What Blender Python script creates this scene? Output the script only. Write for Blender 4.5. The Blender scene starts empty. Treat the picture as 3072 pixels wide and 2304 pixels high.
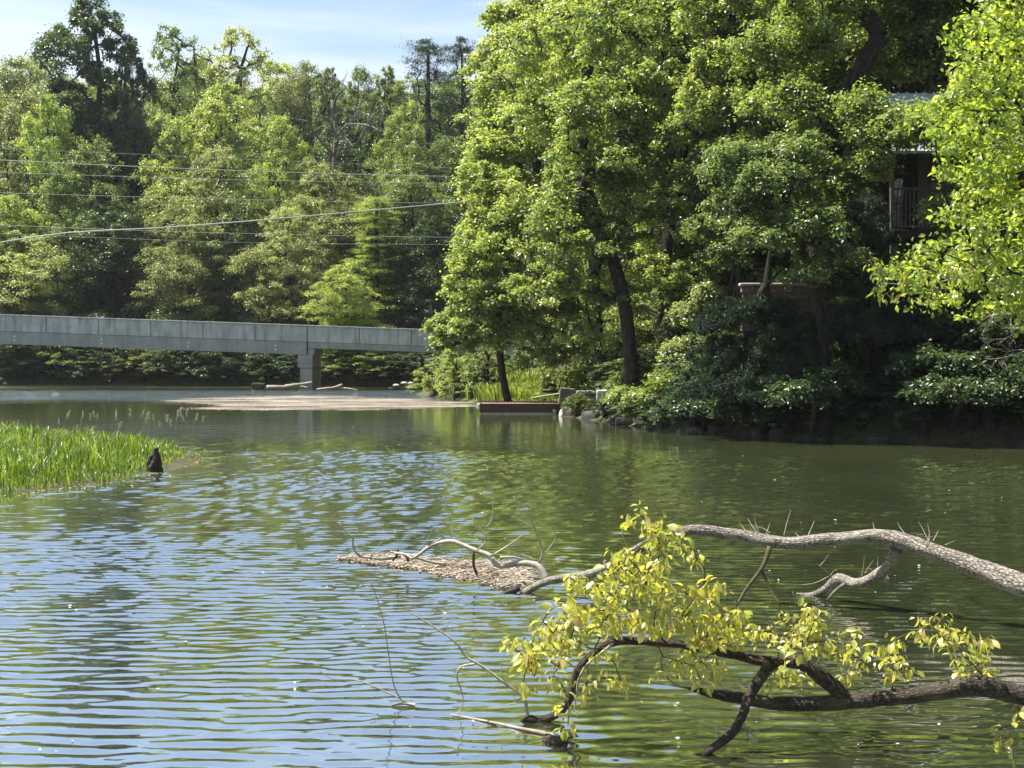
import bpy, math, random
import numpy as np
from mathutils import Vector, noise as mnoise

random.seed(7); RNG = np.random.default_rng(7)
C = bpy.context.scene.collection
S = bpy.context.scene

# ------------------------------------------------------------------ camera
EYE = 2.6; FOC = 4200.0; HZ = 1050.0
cam = bpy.data.cameras.new('camera'); cam_o = bpy.data.objects.new('camera', cam); C.objects.link(cam_o)
cam_o.location = (0, 0, EYE); cam_o.rotation_euler = (math.radians(90), 0, 0)
cam.sensor_width = 36; cam.lens = 36 * FOC / 3072; cam.shift_y = -(1152 - HZ) / 3072
cam.clip_start = 0.1; cam.clip_end = 3000
S.camera = cam_o

# ------------------------------------------------------------------ light
SUN_EL = 63; SUN_AZ = -80          # azimuth measured from +Y towards +X
w = bpy.data.worlds.new('World'); S.world = w; w.use_nodes = True
nt = w.node_tree; nt.nodes.clear()
def N(nt, t, **k):
    n = nt.nodes.new(t)
    for a, b in k.items(): setattr(n, a, b)
    return n
out = N(nt, 'ShaderNodeOutputWorld'); bg = N(nt, 'ShaderNodeBackground'); bg.inputs[1].default_value = 0.075
sky = N(nt, 'ShaderNodeTexSky', sky_type='NISHITA', sun_disc=False)
sky.sun_elevation = math.radians(SUN_EL); sky.sun_rotation = math.radians(SUN_AZ)
sky.air_density = 1.0; sky.dust_density = 0.6; sky.ozone_density = 1.6
tc = N(nt, 'ShaderNodeTexCoord'); sep = N(nt, 'ShaderNodeSeparateXYZ')
nt.links.new(tc.outputs['Generated'], sep.inputs[0])
mp = N(nt, 'ShaderNodeMapping'); mp.inputs['Scale'].default_value = (1.6, 1.6, 11); mp.inputs['Rotation'].default_value = (0.0, 0.10, 0)
mp.inputs['Location'].default_value = (0.3, 0.0, 0.35)
cn = N(nt, 'ShaderNodeTexNoise'); cn.inputs['Scale'].default_value = 2.2; cn.inputs['Detail'].default_value = 9; cn.inputs['Roughness'].default_value = 0.58; cn.inputs['Distortion'].default_value = 0.5
nt.links.new(tc.outputs['Generated'], mp.inputs[0]); nt.links.new(mp.outputs[0], cn.inputs['Vector'])
# thin high cloud: more of it low over the horizon
mr = N(nt, 'ShaderNodeMapRange'); mr.inputs[1].default_value = 0.12; mr.inputs[2].default_value = 0.32; mr.inputs[3].default_value = 0.70; mr.inputs[4].default_value = -0.27
nt.links.new(sep.outputs['Z'], mr.inputs[0])
ad = N(nt, 'ShaderNodeMath', operation='ADD'); nt.links.new(cn.outputs[0], ad.inputs[0]); nt.links.new(mr.outputs[0], ad.inputs[1])
m2 = N(nt, 'ShaderNodeMapRange'); m2.inputs[1].default_value = 0.52; m2.inputs[2].default_value = 0.98; m2.inputs[3].default_value = 0.16; m2.inputs[4].default_value = 0.95
nt.links.new(ad.outputs[0], m2.inputs[0])
mix = N(nt, 'ShaderNodeMix', data_type='RGBA'); nt.links.new(m2.outputs[0], mix.inputs['Factor'])
nt.links.new(sky.outputs[0], mix.inputs['A']); mix.inputs['B'].default_value = (5.4, 6.1, 7.0, 1)
nt.links.new(mix.outputs['Result'], bg.inputs[0]); nt.links.new(bg.outputs[0], out.inputs[0])
sl = bpy.data.lights.new('sun', 'SUN'); sl.energy = 5.0; sl.angle = math.radians(0.5); sl.color = (1, 0.95, 0.86)
so = bpy.data.objects.new('sun', sl); C.objects.link(so)
az, el = math.radians(SUN_AZ), math.radians(SUN_EL)
sd = Vector((math.sin(az) * math.cos(el), math.cos(az) * math.cos(el), math.sin(el)))
so.rotation_euler = sd.to_track_quat('Z', 'Y').to_euler(); so.location = sd * 200
vs = S.view_settings; vs.view_transform = 'Standard'; vs.look = 'None'; vs.gamma = 1; vs.use_curve_mapping = False; vs.exposure = 1.28
S.cycles.max_bounces = 8; S.cycles.caustics_reflective = False; S.cycles.caustics_refractive = False; S.cycles.transparent_max_bounces = 8

# ------------------------------------------------------------------ helpers
def P(px, py, Y):                      # a point seen at (px, py) of the photograph and standing Y metres off
    return np.array(((px - 1536) / FOC * Y, Y, EYE - (py - HZ) / FOC * Y))
def W(px, py): return P(px, py, EYE * FOC / (py - HZ))      # the same on the water

def mesh_np(name, verts, faces=None, quads=None, tris=None, uv=None, attrs=None, smooth=False):
    me = bpy.data.meshes.new(name)
    if faces is not None:
        me.from_pydata([tuple(v) for v in verts], [], faces)
    else:
        v = np.asarray(verts, dtype=np.float32); idx = []; st = []; tot = 0
        parts = []
        if quads is not None and len(quads): parts.append((np.asarray(quads, np.int32), 4))
        if tris is not None and len(tris): parts.append((np.asarray(tris, np.int32), 3))
        me.vertices.add(len(v)); me.vertices.foreach_set('co', v.ravel())
        li = np.concatenate([p[0].ravel() for p in parts]); ls = []
        o = 0
        for q, k in parts:
            ls.append(o + np.arange(len(q)) * k); o += len(q) * k
        ls = np.concatenate(ls).astype(np.int32)
        me.loops.add(len(li)); me.loops.foreach_set('vertex_index', li)
        me.polygons.add(len(ls)); me.polygons.foreach_set('loop_start', ls)
    me.update(calc_edges=True)
    if uv is not None:
        vi = np.empty(len(me.loops), np.int32); me.loops.foreach_get('vertex_index', vi)
        l = me.uv_layers.new(name='UVMap'); l.data.foreach_set('uv', np.asarray(uv, np.float32)[vi].ravel())
    if attrs:
        for k, a in attrs.items():
            at = me.attributes.new(k, 'FLOAT', 'POINT'); at.data.foreach_set('value', np.asarray(a, np.float32))
    if smooth: me.polygons.foreach_set('use_smooth', np.ones(len(me.polygons), bool))
    me.validate()
    return me

def obj(name, me, mat=None, parent=None, loc=None, rot=None, scale=None, kind=None, color=None, label=None):
    o = bpy.data.objects.new(name, me); C.objects.link(o)
    if mat is not None and me is not None and len(me.materials) == 0: me.materials.append(mat)
    if parent is not None: o.parent = parent
    if loc is not None: o.location = loc
    if rot is not None: o.rotation_euler = rot
    if scale is not None: o.scale = scale
    if kind: o['kind'] = kind
    if color is not None: o.color = (*color, 1)
    if label: o['label'] = label
    return o
def tag(o, label, cat, group=None):
    o['label'] = label; o['category'] = cat
    if group: o['group'] = group
    return o
def thing(name, label, cat, loc=(0, 0, 0), rz=0, group=None):
    o = bpy.data.objects.new(name, None); C.objects.link(o); o.location = loc; o.rotation_euler = (0, 0, rz)
    o.empty_display_size = 0.2
    return tag(o, label, cat, group)

def box_geo(x0, x1, y0, y1, z0, z1, b=0.0):
    v = [(x, y, z) for x in (x0, x1) for y in (y0, y1) for z in (z0, z1)]
    f = [(0, 1, 3, 2), (4, 6, 7, 5), (0, 4, 5, 1), (2, 3, 7, 6), (0, 2, 6, 4), (1, 5, 7, 3)]
    return v, f
def box_mesh(name, *a, bevel=0.0):
    v, f = box_geo(*a)
    import bmesh
    me = mesh_np(name, v, faces=f)
    if bevel:
        bm = bmesh.new(); bm.from_mesh(me); bmesh.ops.bevel(bm, geom=bm.edges[:], offset=bevel, segments=1, affect='EDGES'); bm.to_mesh(me); bm.free()
    return me

def catmull(pts, step):
    pts = [np.asarray(p, float) for p in pts]
    if len(pts) == 2:
        n = max(2, int(np.linalg.norm(pts[1] - pts[0]) / step)); return np.array([pts[0] + (pts[1] - pts[0]) * i / n for i in range(n + 1)]), np.linspace(0, 1, n + 1)
    out = []; tt = []
    ext = [2 * pts[0] - pts[1]] + pts + [2 * pts[-1] - pts[-2]]
    L = len(pts) - 1
    for i in range(L):
        p0, p1, p2, p3 = ext[i:i + 4]; n = max(1, int(np.linalg.norm(p2 - p1) / step))
        for k in range(n):
            t = k / n
            out.append(0.5 * ((2 * p1) + (-p0 + p2) * t + (2 * p0 - 5 * p1 + 4 * p2 - p3) * t * t + (-p0 + 3 * p1 - 3 * p2 + p3) * t ** 3)); tt.append((i + t) / L)
    out.append(pts[-1]); tt.append(1.0)
    return np.array(out), np.array(tt)

class Tubes:
    def __init__(s): s.v = []; s.q = []; s.t = []; s.uv = []; s.n = 0
    def add(s, path, rad, sides=6, bump=0.0, freq=8.0, seed=0.0, cap=True):
        path = np.asarray(path, float); m = len(path)
        rad = np.broadcast_to(np.asarray(rad, float), (m,))
        tg = np.gradient(path, axis=0); tg /= np.linalg.norm(tg, axis=1)[:, None] + 1e-9
        up = np.array((0.13, 0.21, 1.0)); 
        if abs(tg[0] @ (up / np.linalg.norm(up))) > 0.9: up = np.array((1.0, 0.2, 0.1))
        nrm = np.empty_like(path); a = up - tg[0] * (up @ tg[0]); nrm[0] = a / np.linalg.norm(a)
        for i in range(1, m):
            a = nrm[i - 1] - tg[i] * (nrm[i - 1] @ tg[i]); nrm[i] = a / (np.linalg.norm(a) + 1e-9)
        bn = np.cross(tg, nrm)
        th = np.arange(sides + 1) / sides * 2 * math.pi + math.pi
        dirs = nrm[:, None, :] * np.cos(th)[None, :, None] + bn[:, None, :] * np.sin(th)[None, :, None]
        rr = np.repeat(rad[:, None], sides + 1, 1).copy()
        if bump:
            for i in range(m):
                for k in range(sides):
                    p = path[i] + dirs[i, k] * rad[i]
                    q = Vector(p * freq) + Vector((seed, seed, 0))
                    f = mnoise.noise(q) * 0.6 + mnoise.noise(q * 0.3) * 0.9 + abs(mnoise.noise(q * 2.6)) * 0.55
                    rr[i, k] *= 1 + bump * f
                rr[i, sides] = rr[i, 0]
        v = path[:, None, :] + dirs * rr[..., None]
        ln = np.concatenate([[0], np.cumsum(np.linalg.norm(np.diff(path, axis=0), axis=1))])
        uv = np.stack([np.repeat((np.arange(sides + 1) / sides)[None], m, 0), np.repeat(ln[:, None], sides + 1, 1)], -1)
        i = np.arange(m - 1)[:, None] * (sides + 1); j = np.arange(sides)[None]
        q = np.stack([i + j, i + j + 1, i + j + sides + 2, i + j + sides + 1], -1).reshape(-1, 4) + s.n
        s.v.append(v.reshape(-1, 3)); s.uv.append(uv.reshape(-1, 2)); s.q.append(q)
        if cap:
            for e, o in ((0, 0), (m - 1, (m - 1) * (sides + 1))):
                c = s.n + m * (sides + 1) + (0 if e == 0 else 1)
                for k in range(sides):
                    s.t.append((c, s.n + o + k + (1 if e == 0 else 0), s.n + o + k + (0 if e == 0 else 1)))
            s.v.append(np.array([path[0], path[-1]])); s.uv.append(np.array([[0, 0], [0, ln[-1]]]))
            s.n += 2
        s.n += m * (sides + 1)
        return path
    def mesh(s, name, smooth=True):
        return mesh_np(name, np.concatenate(s.v), quads=np.concatenate(s.q), tris=np.array(s.t) if s.t else None, uv=np.concatenate(s.uv), smooth=smooth)

# ------------------------------------------------------------------ materials
def newmat(name):
    m = bpy.data.materials.new(name); m.use_nodes = True; m.node_tree.nodes.clear()
    o = N(m.node_tree, 'ShaderNodeOutputMaterial'); return m, m.node_tree, o
def noise_n(nt, vec, scale, detail=4, rough=0.5, dist=0.0):
    n = N(nt, 'ShaderNodeTexNoise'); n.inputs['Scale'].default_value = scale; n.inputs['Detail'].default_value = detail
    n.inputs['Roughness'].default_value = rough; n.inputs['Distortion'].default_value = dist
    if vec is not None: nt.links.new(vec, n.inputs['Vector'])
    return n
def ramp(nt, src, stops):
    r = N(nt, 'ShaderNodeValToRGB'); nt.links.new(src, r.inputs[0]); e = r.color_ramp.elements
    while len(e) < len(stops): e.new(0.5)
    for i, (p, c) in enumerate(stops): e[i].position = p; e[i].color = (*c, 1) if len(c) == 3 else c
    return r
def bumpn(nt, h, strength, dist):
    b = N(nt, 'ShaderNodeBump'); b.inputs['Strength'].default_value = strength; b.inputs['Distance'].default_value = dist
    nt.links.new(h, b.inputs['Height']); return b

def leaf_mat(name, transl=0.45, spec=0.35, use_obj=True, c0=(0.07, 0.12, 0.03), tmul=(2.3, 2.3, 1.0), vary=0.5, tint=None):
    m, t, o = newmat(name)
    if use_obj:
        oi = N(t, 'ShaderNodeObjectInfo'); col = oi.outputs['Color']
    else:
        r = N(t, 'ShaderNodeRGB'); r.outputs[0].default_value = (*c0, 1); col = r.outputs[0]
    at = N(t, 'ShaderNodeAttribute', attribute_name='rnd')
    hs = N(t, 'ShaderNodeHueSaturation')
    h = N(t, 'ShaderNodeMapRange'); h.inputs[3].default_value = 0.5 + 0.035 * vary; h.inputs[4].default_value = 0.5 - 0.05 * vary
    v = N(t, 'ShaderNodeMapRange'); v.inputs[3].default_value = 1 - vary * 0.6; v.inputs[4].default_value = 1 + vary * 0.8
    t.links.new(at.outputs['Fac'], h.inputs[0]); t.links.new(at.outputs['Fac'], v.inputs[0])
    t.links.new(col, hs.inputs['Color']); t.links.new(h.outputs[0], hs.inputs['Hue']); t.links.new(v.outputs[0], hs.inputs['Value'])
    c = hs.outputs[0]
    if tint:
        rp = ramp(t, at.outputs['Fac'], [(0.8, (0, 0, 0)), (0.98, (0.9, 0.9, 0.9))])
        mx = N(t, 'ShaderNodeMix', data_type='RGBA'); t.links.new(rp.outputs[0], mx.inputs['Factor']); t.links.new(c, mx.inputs['A']); mx.inputs['B'].default_value = (*tint, 1); c = mx.outputs['Result']
    bs = N(t, 'ShaderNodeBsdfPrincipled'); bs.inputs['Roughness'].default_value = 0.36; bs.inputs['Specular IOR Level'].default_value = spec
    t.links.new(c, bs.inputs['Base Color'])
    tr = N(t, 'ShaderNodeBsdfTranslucent'); mu = N(t, 'ShaderNodeMix', data_type='RGBA', blend_type='MULTIPLY'); mu.inputs['Factor'].default_value = 1
    t.links.new(c, mu.inputs['A']); mu.inputs['B'].default_value = (*tmul, 1); mu.clamp_result = False
    t.links.new(mu.outputs['Result'], tr.inputs[0])
    mx = N(t, 'ShaderNodeMixShader'); mx.inputs[0].default_value = transl
    t.links.new(bs.outputs[0], mx.inputs[1]); t.links.new(tr.outputs[0], mx.inputs[2]); t.links.new(mx.outputs[0], o.inputs[0])
    return m

def bark_mat(name, dark, light, scale=1.0, cracks=True, uvs=(9, 14), bstr=0.9, lichen=0.3):
    m, t, o = newmat(name)
    tc = N(t, 'ShaderNodeTexCoord'); mp = N(t, 'ShaderNodeMapping'); mp.inputs['Scale'].default_value = (uvs[0], uvs[1], 1)
    t.links.new(tc.outputs['UV'], mp.inputs[0])
    dn = noise_n(t, tc.outputs['Object'], 14 * scale, 5, 0.6)
    add = N(t, 'ShaderNodeMix', data_type='RGBA', blend_type='ADD'); add.inputs['Factor'].default_value = 1.0; dn.inputs['Distortion'].default_value = 1.2
    t.links.new(mp.outputs[0], add.inputs['A']); t.links.new(dn.outputs['Color'], add.inputs['B'])
    vo = N(t, 'ShaderNodeTexVoronoi', feature='DISTANCE_TO_EDGE', voronoi_dimensions='2D'); vo.inputs['Scale'].default_value = 1.0
    t.links.new(add.outputs['Result'], vo.inputs['Vector'])
    vr = N(t, 'ShaderNodeMapRange'); vr.inputs[2].default_value = 0.3; vr.inputs[3].default_value = 0.2; t.links.new(vo.outputs['Distance'], vr.inputs[0])
    fn = noise_n(t, tc.outputs['Object'], 45 * scale, 6, 0.65)
    big = noise_n(t, tc.outputs['Object'], 2.2 * scale, 4, 0.6)
    mq = N(t, 'ShaderNodeMapping'); mq.inputs['Scale'].default_value = (uvs[0] * 0.42, uvs[1] * 0.16, 1); t.links.new(tc.outputs['UV'], mq.inputs[0])
    rn = noise_n(t, mq.outputs[0], 1.6, 5, 0.6, 0.9); ra_ = N(t, 'ShaderNodeMath', operation='SUBTRACT'); t.links.new(rn.outputs[0], ra_.inputs[0]); ra_.inputs[1].default_value = 0.5
    rb_ = N(t, 'ShaderNodeMath', operation='ABSOLUTE'); t.links.new(ra_.outputs[0], rb_.inputs[0]); rc_ = N(t, 'ShaderNodeMapRange'); rc_.inputs[2].default_value = 0.07; rc_.inputs[3].default_value = 0.12; t.links.new(rb_.outputs[0], rc_.inputs[0])
    m0 = N(t, 'ShaderNodeMath', operation='MULTIPLY'); t.links.new(vr.outputs[0], m0.inputs[0]); t.links.new(rc_.outputs[0], m0.inputs[1])
    mul = N(t, 'ShaderNodeMath', operation='MULTIPLY'); t.links.new(m0.outputs[0], mul.inputs[0]); t.links.new(fn.outputs[0], mul.inputs[1])
    cr = ramp(t, mul.outputs[0], [(0.0, dark), (0.28, tuple((a * 0.55 + b * 0.45) for a, b in zip(dark, light))), (0.6, light)])
    lr = ramp(t, big.outputs[0], [(0.5, (0, 0, 0)), (0.66, (lichen,) * 3)])
    mx = N(t, 'ShaderNodeMix', data_type='RGBA'); t.links.new(lr.outputs[0], mx.inputs['Factor']); t.links.new(cr.outputs[0], mx.inputs['A']); mx.inputs['B'].default_value = (light[0] * 1.1, light[1] * 1.2, light[2] * 1.1, 1)
    bs = N(t, 'ShaderNodeBsdfPrincipled'); bs.inputs['Roughness'].default_value = 0.85; bs.inputs['Specular IOR Level'].default_value = 0.2
    t.links.new(mx.outputs['Result'], bs.inputs['Base Color'])
    b = bumpn(t, mul.outputs[0], bstr, 0.02 / scale); t.links.new(b.outputs[0], bs.inputs['Normal'])
    t.links.new(bs.outputs[0], o.inputs[0]); return m

def plain(name, c1, c2, scale=4, rough=0.85, bstr=0.4, bdist=0.02, detail=6, c3=None, spec=0.3, stretch=None):
    m, t, o = newmat(name)
    tc = N(t, 'ShaderNodeTexCoord'); vec = tc.outputs['Object']
    if stretch:
        mp = N(t, 'ShaderNodeMapping'); mp.inputs['Scale'].default_value = stretch; t.links.new(vec, mp.inputs[0]); vec = mp.outputs[0]
    n = noise_n(t, vec, scale, detail, 0.62)
    st = [(0.32, c1), (0.68, c2)] if c3 is None else [(0.3, c1), (0.52, c2), (0.72, c3)]
    r = ramp(t, n.outputs[0], st)
    bs = N(t, 'ShaderNodeBsdfPrincipled'); bs.inputs['Roughness'].default_value = rough; bs.inputs['Specular IOR Level'].default_value = spec
    t.links.new(r.outputs[0], bs.inputs['Base Color'])
    n2 = noise_n(t, vec, scale * 5, 5, 0.6); b = bumpn(t, n2.outputs[0], bstr, bdist); t.links.new(b.outputs[0], bs.inputs['Normal'])
    t.links.new(bs.outputs[0], o.inputs[0]); return m

M = {}
M['leaf'] = leaf_mat('leaf_green', 0.48, 0.8, tmul=(2.2, 2.1, 0.9))
M['leaf_near'] = leaf_mat('leaf_near', 0.5, 0.5, vary=0.5)
M['leaf_fore'] = leaf_mat('leaf_foreground', 0.40, 0.8, vary=0.45, tint=(0.34, 0.27, 0.10))
M['needle'] = leaf_mat('pine_needle', 0.15, 0.25, vary=0.4)
M['grass'] = leaf_mat('grass_blade', 0.45, 0.35, vary=0.9, tint=(0.20, 0.22, 0.07))
M['bark'] = bark_mat('bark_dark', (0.012, 0.010, 0.008), (0.075, 0.062, 0.048), 0.35, uvs=(8, 2.5))  # near-black tone puts the shade on the trunks into the bark colour
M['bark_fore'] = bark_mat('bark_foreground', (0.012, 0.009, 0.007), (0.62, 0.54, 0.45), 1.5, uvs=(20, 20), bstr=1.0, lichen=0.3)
M['bark_dark'] = bark_mat('bark_dark_brown', (0.005, 0.004, 0.003), (0.15, 0.118, 0.09), 1.5, uvs=(18, 26), bstr=0.9, lichen=0.5)  # dark brown bark of the lower limb and the broken log end
M['twig'] = plain('bare_twig', (0.26, 0.22, 0.17), (0.50, 0.45, 0.37), 12, 0.8, 0.3, 0.004)
M['twig_dark'] = plain('green_twig', (0.05, 0.045, 0.02), (0.12, 0.10, 0.05), 20, 0.8, 0.3, 0.004)
M['deadwood'] = plain('dead_wood', (0.16, 0.13, 0.1), (0.42, 0.37, 0.30), 6, 0.85, 0.5, 0.01)
M['bark_dead'] = plain('grey_dead_bark', (0.07, 0.06, 0.05), (0.22, 0.2, 0.17), 3, 0.9, 0.4, 0.02)
M['wet_wood'] = plain('wet_wood', (0.006, 0.005, 0.004), (0.03, 0.022, 0.016), 18, 0.45, 0.8, 0.01)
M['rock'] = plain('bank_rock', (0.05, 0.048, 0.042), (0.16, 0.15, 0.13), 2.5, 0.9, 0.8, 0.05, c3=(0.28, 0.27, 0.24))
M['dark_rock'] = plain('waterline_dark_rock', (0.02, 0.019, 0.016), (0.07, 0.066, 0.056), 3.5, 0.85, 0.9, 0.05, c3=(0.14, 0.135, 0.12))  # darker greys than the bank rock
M['pale_rock'] = plain('pale_rock', (0.3, 0.28, 0.25), (0.6, 0.57, 0.52), 5, 0.85, 0.5, 0.02)
M['soil'] = plain('bank_soil', (0.02, 0.017, 0.011), (0.055, 0.045, 0.026), 1.5, 0.95, 0.8, 0.08, c3=(0.09, 0.075, 0.04))

# concrete with rain streaks running down from the top edge
def concrete(name, base, stain, streak=0.7):
    m, t, o = newmat(name)
    tc = N(t, 'ShaderNodeTexCoord'); g = tc.outputs['Object']
    mp = N(t, 'ShaderNodeMapping'); mp.inputs['Scale'].default_value = (1.9, 1.9, 0.35); t.links.new(g, mp.inputs[0])
    s = noise_n(t, mp.outputs[0], 1.5, 5, 0.65); b = noise_n(t, g, 0.8, 5, 0.6); f = noise_n(t, g, 22, 4, 0.6)
    r1 = ramp(t, s.outputs[0], [(0.48, (0, 0, 0)), (0.72, (streak,) * 3)])
    r2 = ramp(t, b.outputs[0], [(0.3, tuple(a * 0.72 for a in base)), (0.7, tuple(min(1, a * 1.15) for a in base))])
    mx = N(t, 'ShaderNodeMix', data_type='RGBA'); t.links.new(r1.outputs[0], mx.inputs['Factor']); t.links.new(r2.outputs[0], mx.inputs['A']); mx.inputs['B'].default_value = (*stain, 1)
    bs = N(t, 'ShaderNodeBsdfPrincipled'); bs.inputs['Roughness'].default_value = 0.88; t.links.new(mx.outputs['Result'], bs.inputs['Base Color'])
    bb = bumpn(t, f.outputs[0], 0.4, 0.01); t.links.new(bb.outputs[0], bs.inputs['Normal']); t.links.new(bs.outputs[0], o.inputs[0]); return m
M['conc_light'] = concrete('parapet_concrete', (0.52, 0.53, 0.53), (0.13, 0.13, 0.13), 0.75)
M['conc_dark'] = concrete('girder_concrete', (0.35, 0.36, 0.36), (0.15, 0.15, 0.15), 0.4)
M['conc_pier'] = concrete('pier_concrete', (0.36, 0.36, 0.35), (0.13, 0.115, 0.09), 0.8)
M['steel'] = plain('steel_plate', (0.55, 0.56, 0.56), (0.75, 0.75, 0.74), 20, 0.5, 0.1, 0.002)
M['wire'] = plain('wire_aluminium', (0.22, 0.22, 0.21), (0.34, 0.34, 0.32), 3, 0.45, 0.1, 0.002, spec=0.6)
M['wood_dock'] = plain('dock_planks', (0.20, 0.10, 0.07), (0.42, 0.26, 0.2), 2, 0.75, 0.4, 0.01, stretch=(6, 0.6, 6))
M['wood_fascia'] = plain('dock_fascia', (0.02, 0.010, 0.007), (0.055, 0.026, 0.018), 3, 0.7, 0.4, 0.01, stretch=(0.6, 6, 8))
M['white_foam'] = plain('float_foam', (0.6, 0.58, 0.54), (0.8, 0.78, 0.75), 4, 0.6, 0.2, 0.01)
M['roof'] = plain('metal_roof', (0.22, 0.24, 0.27), (0.40, 0.43, 0.46), 1.5, 0.35, 0.1, 0.01, spec=0.6)
M['log_wall'] = plain('dark_wood_wall', (0.014, 0.009, 0.007), (0.040, 0.024, 0.017), 3, 0.8, 0.4, 0.02, stretch=(0.5, 3, 8))
M['grey_wood'] = plain('weathered_rail', (0.07, 0.062, 0.052), (0.15, 0.135, 0.11), 5, 0.85, 0.3, 0.01)
M['glass'] = plain('dark_glass', (0.01, 0.012, 0.012), (0.02, 0.025, 0.022), 2, 0.05, 0.0, 0.0, spec=0.8)
M['stone'] = plain('field_stone', (0.13, 0.12, 0.10), (0.30, 0.27, 0.22), 5, 0.9, 0.6, 0.02)
M['mortar'] = plain('mortar', (0.06, 0.055, 0.05), (0.1, 0.09, 0.08), 8, 0.95, 0.4, 0.01)
M['brick'] = plain('red_brown_block', (0.09, 0.055, 0.042), (0.20, 0.13, 0.10), 7, 0.9, 0.7, 0.01, c3=(0.31, 0.25, 0.21))
M['cap'] = plain('cap_stone', (0.32, 0.27, 0.22), (0.52, 0.46, 0.40), 5, 0.9, 0.4, 0.01)
M['chip'] = plain('bark_chips', (0.20, 0.145, 0.095), (0.50, 0.41, 0.30), 9, 0.9, 0.3, 0.005)
M['wet_bark'] = plain('brown_bark_bits', (0.05, 0.03, 0.018), (0.20, 0.12, 0.07), 9, 0.8, 0.3, 0.005)

# ------------------------------------------------------------------ terrain
LAKE = np.array([(-170, 120), (-110, 113), (-60, 109), (-39, 106.5), (-20, 102), (-9, 98), (-5, 94), (-5.2, 88), (-5.6, 82), (-3.6, 76), (-2.2, 71), (-1.4, 66),
                 (-0.6, 62.5), (1.9, 60.5), (2.0, 55), (3.4, 50.5), (5.0, 44.5), (8.8, 40.6), (13.5, 38), (22, 34), (27, 25), (19, 15), (11, 10), (7.5, 5.5),
                 (3, 2.2), (-6, 1.4), (-20, -2), (-60, -12), (-170, -14)], float)
ISLE = np.array([(-9.2, 25), (-8.0, 27.0), (-7.5, 29.4), (-7.2, 31.5), (-7.6, 34.5), (-8.6, 36.6), (-11, 38.2), (-14, 40.5), (-17, 44), (-25, 47), (-38, 44), (-40, 28), (-22, 24.5), (-13, 24.2)], float)
def sdist(pts, poly):            # >0 inside
    x, y = pts[:, 0], pts[:, 1]; d = np.full(len(pts), 1e9); ins = np.zeros(len(pts), bool)
    for i in range(len(poly)):
        a, b = poly[i], poly[(i + 1) % len(poly)]; e = b - a; wv = pts - a
        t = np.clip((wv @ e) / (e @ e), 0, 1); d = np.minimum(d, np.hypot(*(wv - t[:, None] * e).T))
        c = ((a[1] > y) != (b[1] > y)); xi = (b[0] - a[0]) * (y - a[1]) / (b[1] - a[1] + 1e-12) + a[0]; ins ^= c & (x < xi)
    return np.where(ins, d, -d)
def ss(a, b, x): t = np.clip((x - a) / (b - a), 0, 1); return t * t * (3 - 2 * t)
def ground(pts):
    pts = np.atleast_2d(np.asarray(pts, float))[:, :2]
    d = -sdist(pts, LAKE); isl = sdist(pts, ISLE); x, y = pts.T
    wob = 0.5 * np.sin(x * 0.31 + y * 0.17) + 0.35 * np.sin(x * 0.83 - y * 0.57) + 0.2 * np.sin(x * 1.9 + y * 2.3)
    far = ss(88, 100, y) * (1 - ss(4, 14, x))                                  # far wooded hill
    right = ss(36, 44, y) * (1 - ss(60, 66, y) * (1 - ss(6, 14, x))) * ss(3, 7, x)  # steep bank with the cabin
    slope = 0.30 + 0.02 * wob
    h = np.where(d > 0, 0.25 * ss(0, 0.6, d) + 0.07 * d, 0.0)
    hf = 0.9 * ss(0, 2, d) + np.minimum(0.30 * np.maximum(d - 1, 0), 20 + 0.03 * d)
    hr = 1.5 * ss(0, 1.6, d) + 0.55 * np.clip(d - 1.5, 0, 8) + 0.28 * np.clip(d - 9.5, 0, 50)
    near = (1 - ss(20, 34, y)); hn = 0.7 * ss(0, 2.5, d) + 0.12 * d
    h2 = h * 1.0
    h2 = h2 * (1 - far) + hf * far
    h2 = h2 * (1 - right) + hr * right
    h2 = h2 * (1 - near) + hn * near
    far2 = ss(30, 90, d); h2 = h2 * (1 - far2) + np.maximum(h2, 14) * far2
    h2 = np.where(d > 0, h2 + 0.12 * wob * ss(0, 3, d), np.maximum(-2.0, d * 0.35))
    h2 = np.where(isl > -2, np.maximum(h2, -0.55 + 0.6 * ss(-2, 0.3, isl) + 0.05 * ss(0, 3, isl)), h2)
    return h2
def gz(x, y): return float(ground([(x, y)])[0])
def axis(segs): return np.concatenate([np.arange(a, b, s) for a, b, s in segs])
xs = axis([(-1500, -200, 130), (-200, -60, 8), (-60, -20, 2), (-20, 26, 0.7), (26, 70, 2.5), (70, 200, 10), (200, 1501, 130)])
ys = axis([(-400, -30, 60), (-30, 20, 2), (20, 64, 0.7), (64, 120, 1.4), (120, 220, 5), (220, 400, 30), (400, 2401, 200)])
gx, gy = np.meshgrid(xs, ys); pts = np.stack([gx.ravel(), gy.ravel()], 1); gzv = ground(pts)
nx, ny = len(xs), len(ys); i = (np.arange(ny - 1)[:, None] * nx + np.arange(nx - 1)[None]).ravel()
me = mesh_np('ground', np.column_stack([pts, gzv]), quads=np.stack([i, i + 1, i + nx + 1, i + nx], 1), smooth=True)
m, t, o = newmat('forest_floor')
tc = N(t, 'ShaderNodeTexCoord'); n1 = noise_n(t, tc.outputs['Object'], 0.22, 6, 0.6); n2 = noise_n(t, tc.outputs['Object'], 3.0, 8, 0.7)
r1 = ramp(t, n2.outputs[0], [(0.3, (0.02, 0.016, 0.010)), (0.5, (0.07, 0.05, 0.028)), (0.72, (0.13, 0.10, 0.055))])
r2 = ramp(t, n2.outputs[0], [(0.3, (0.02, 0.035, 0.010)), (0.7, (0.09, 0.14, 0.035))])
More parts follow.
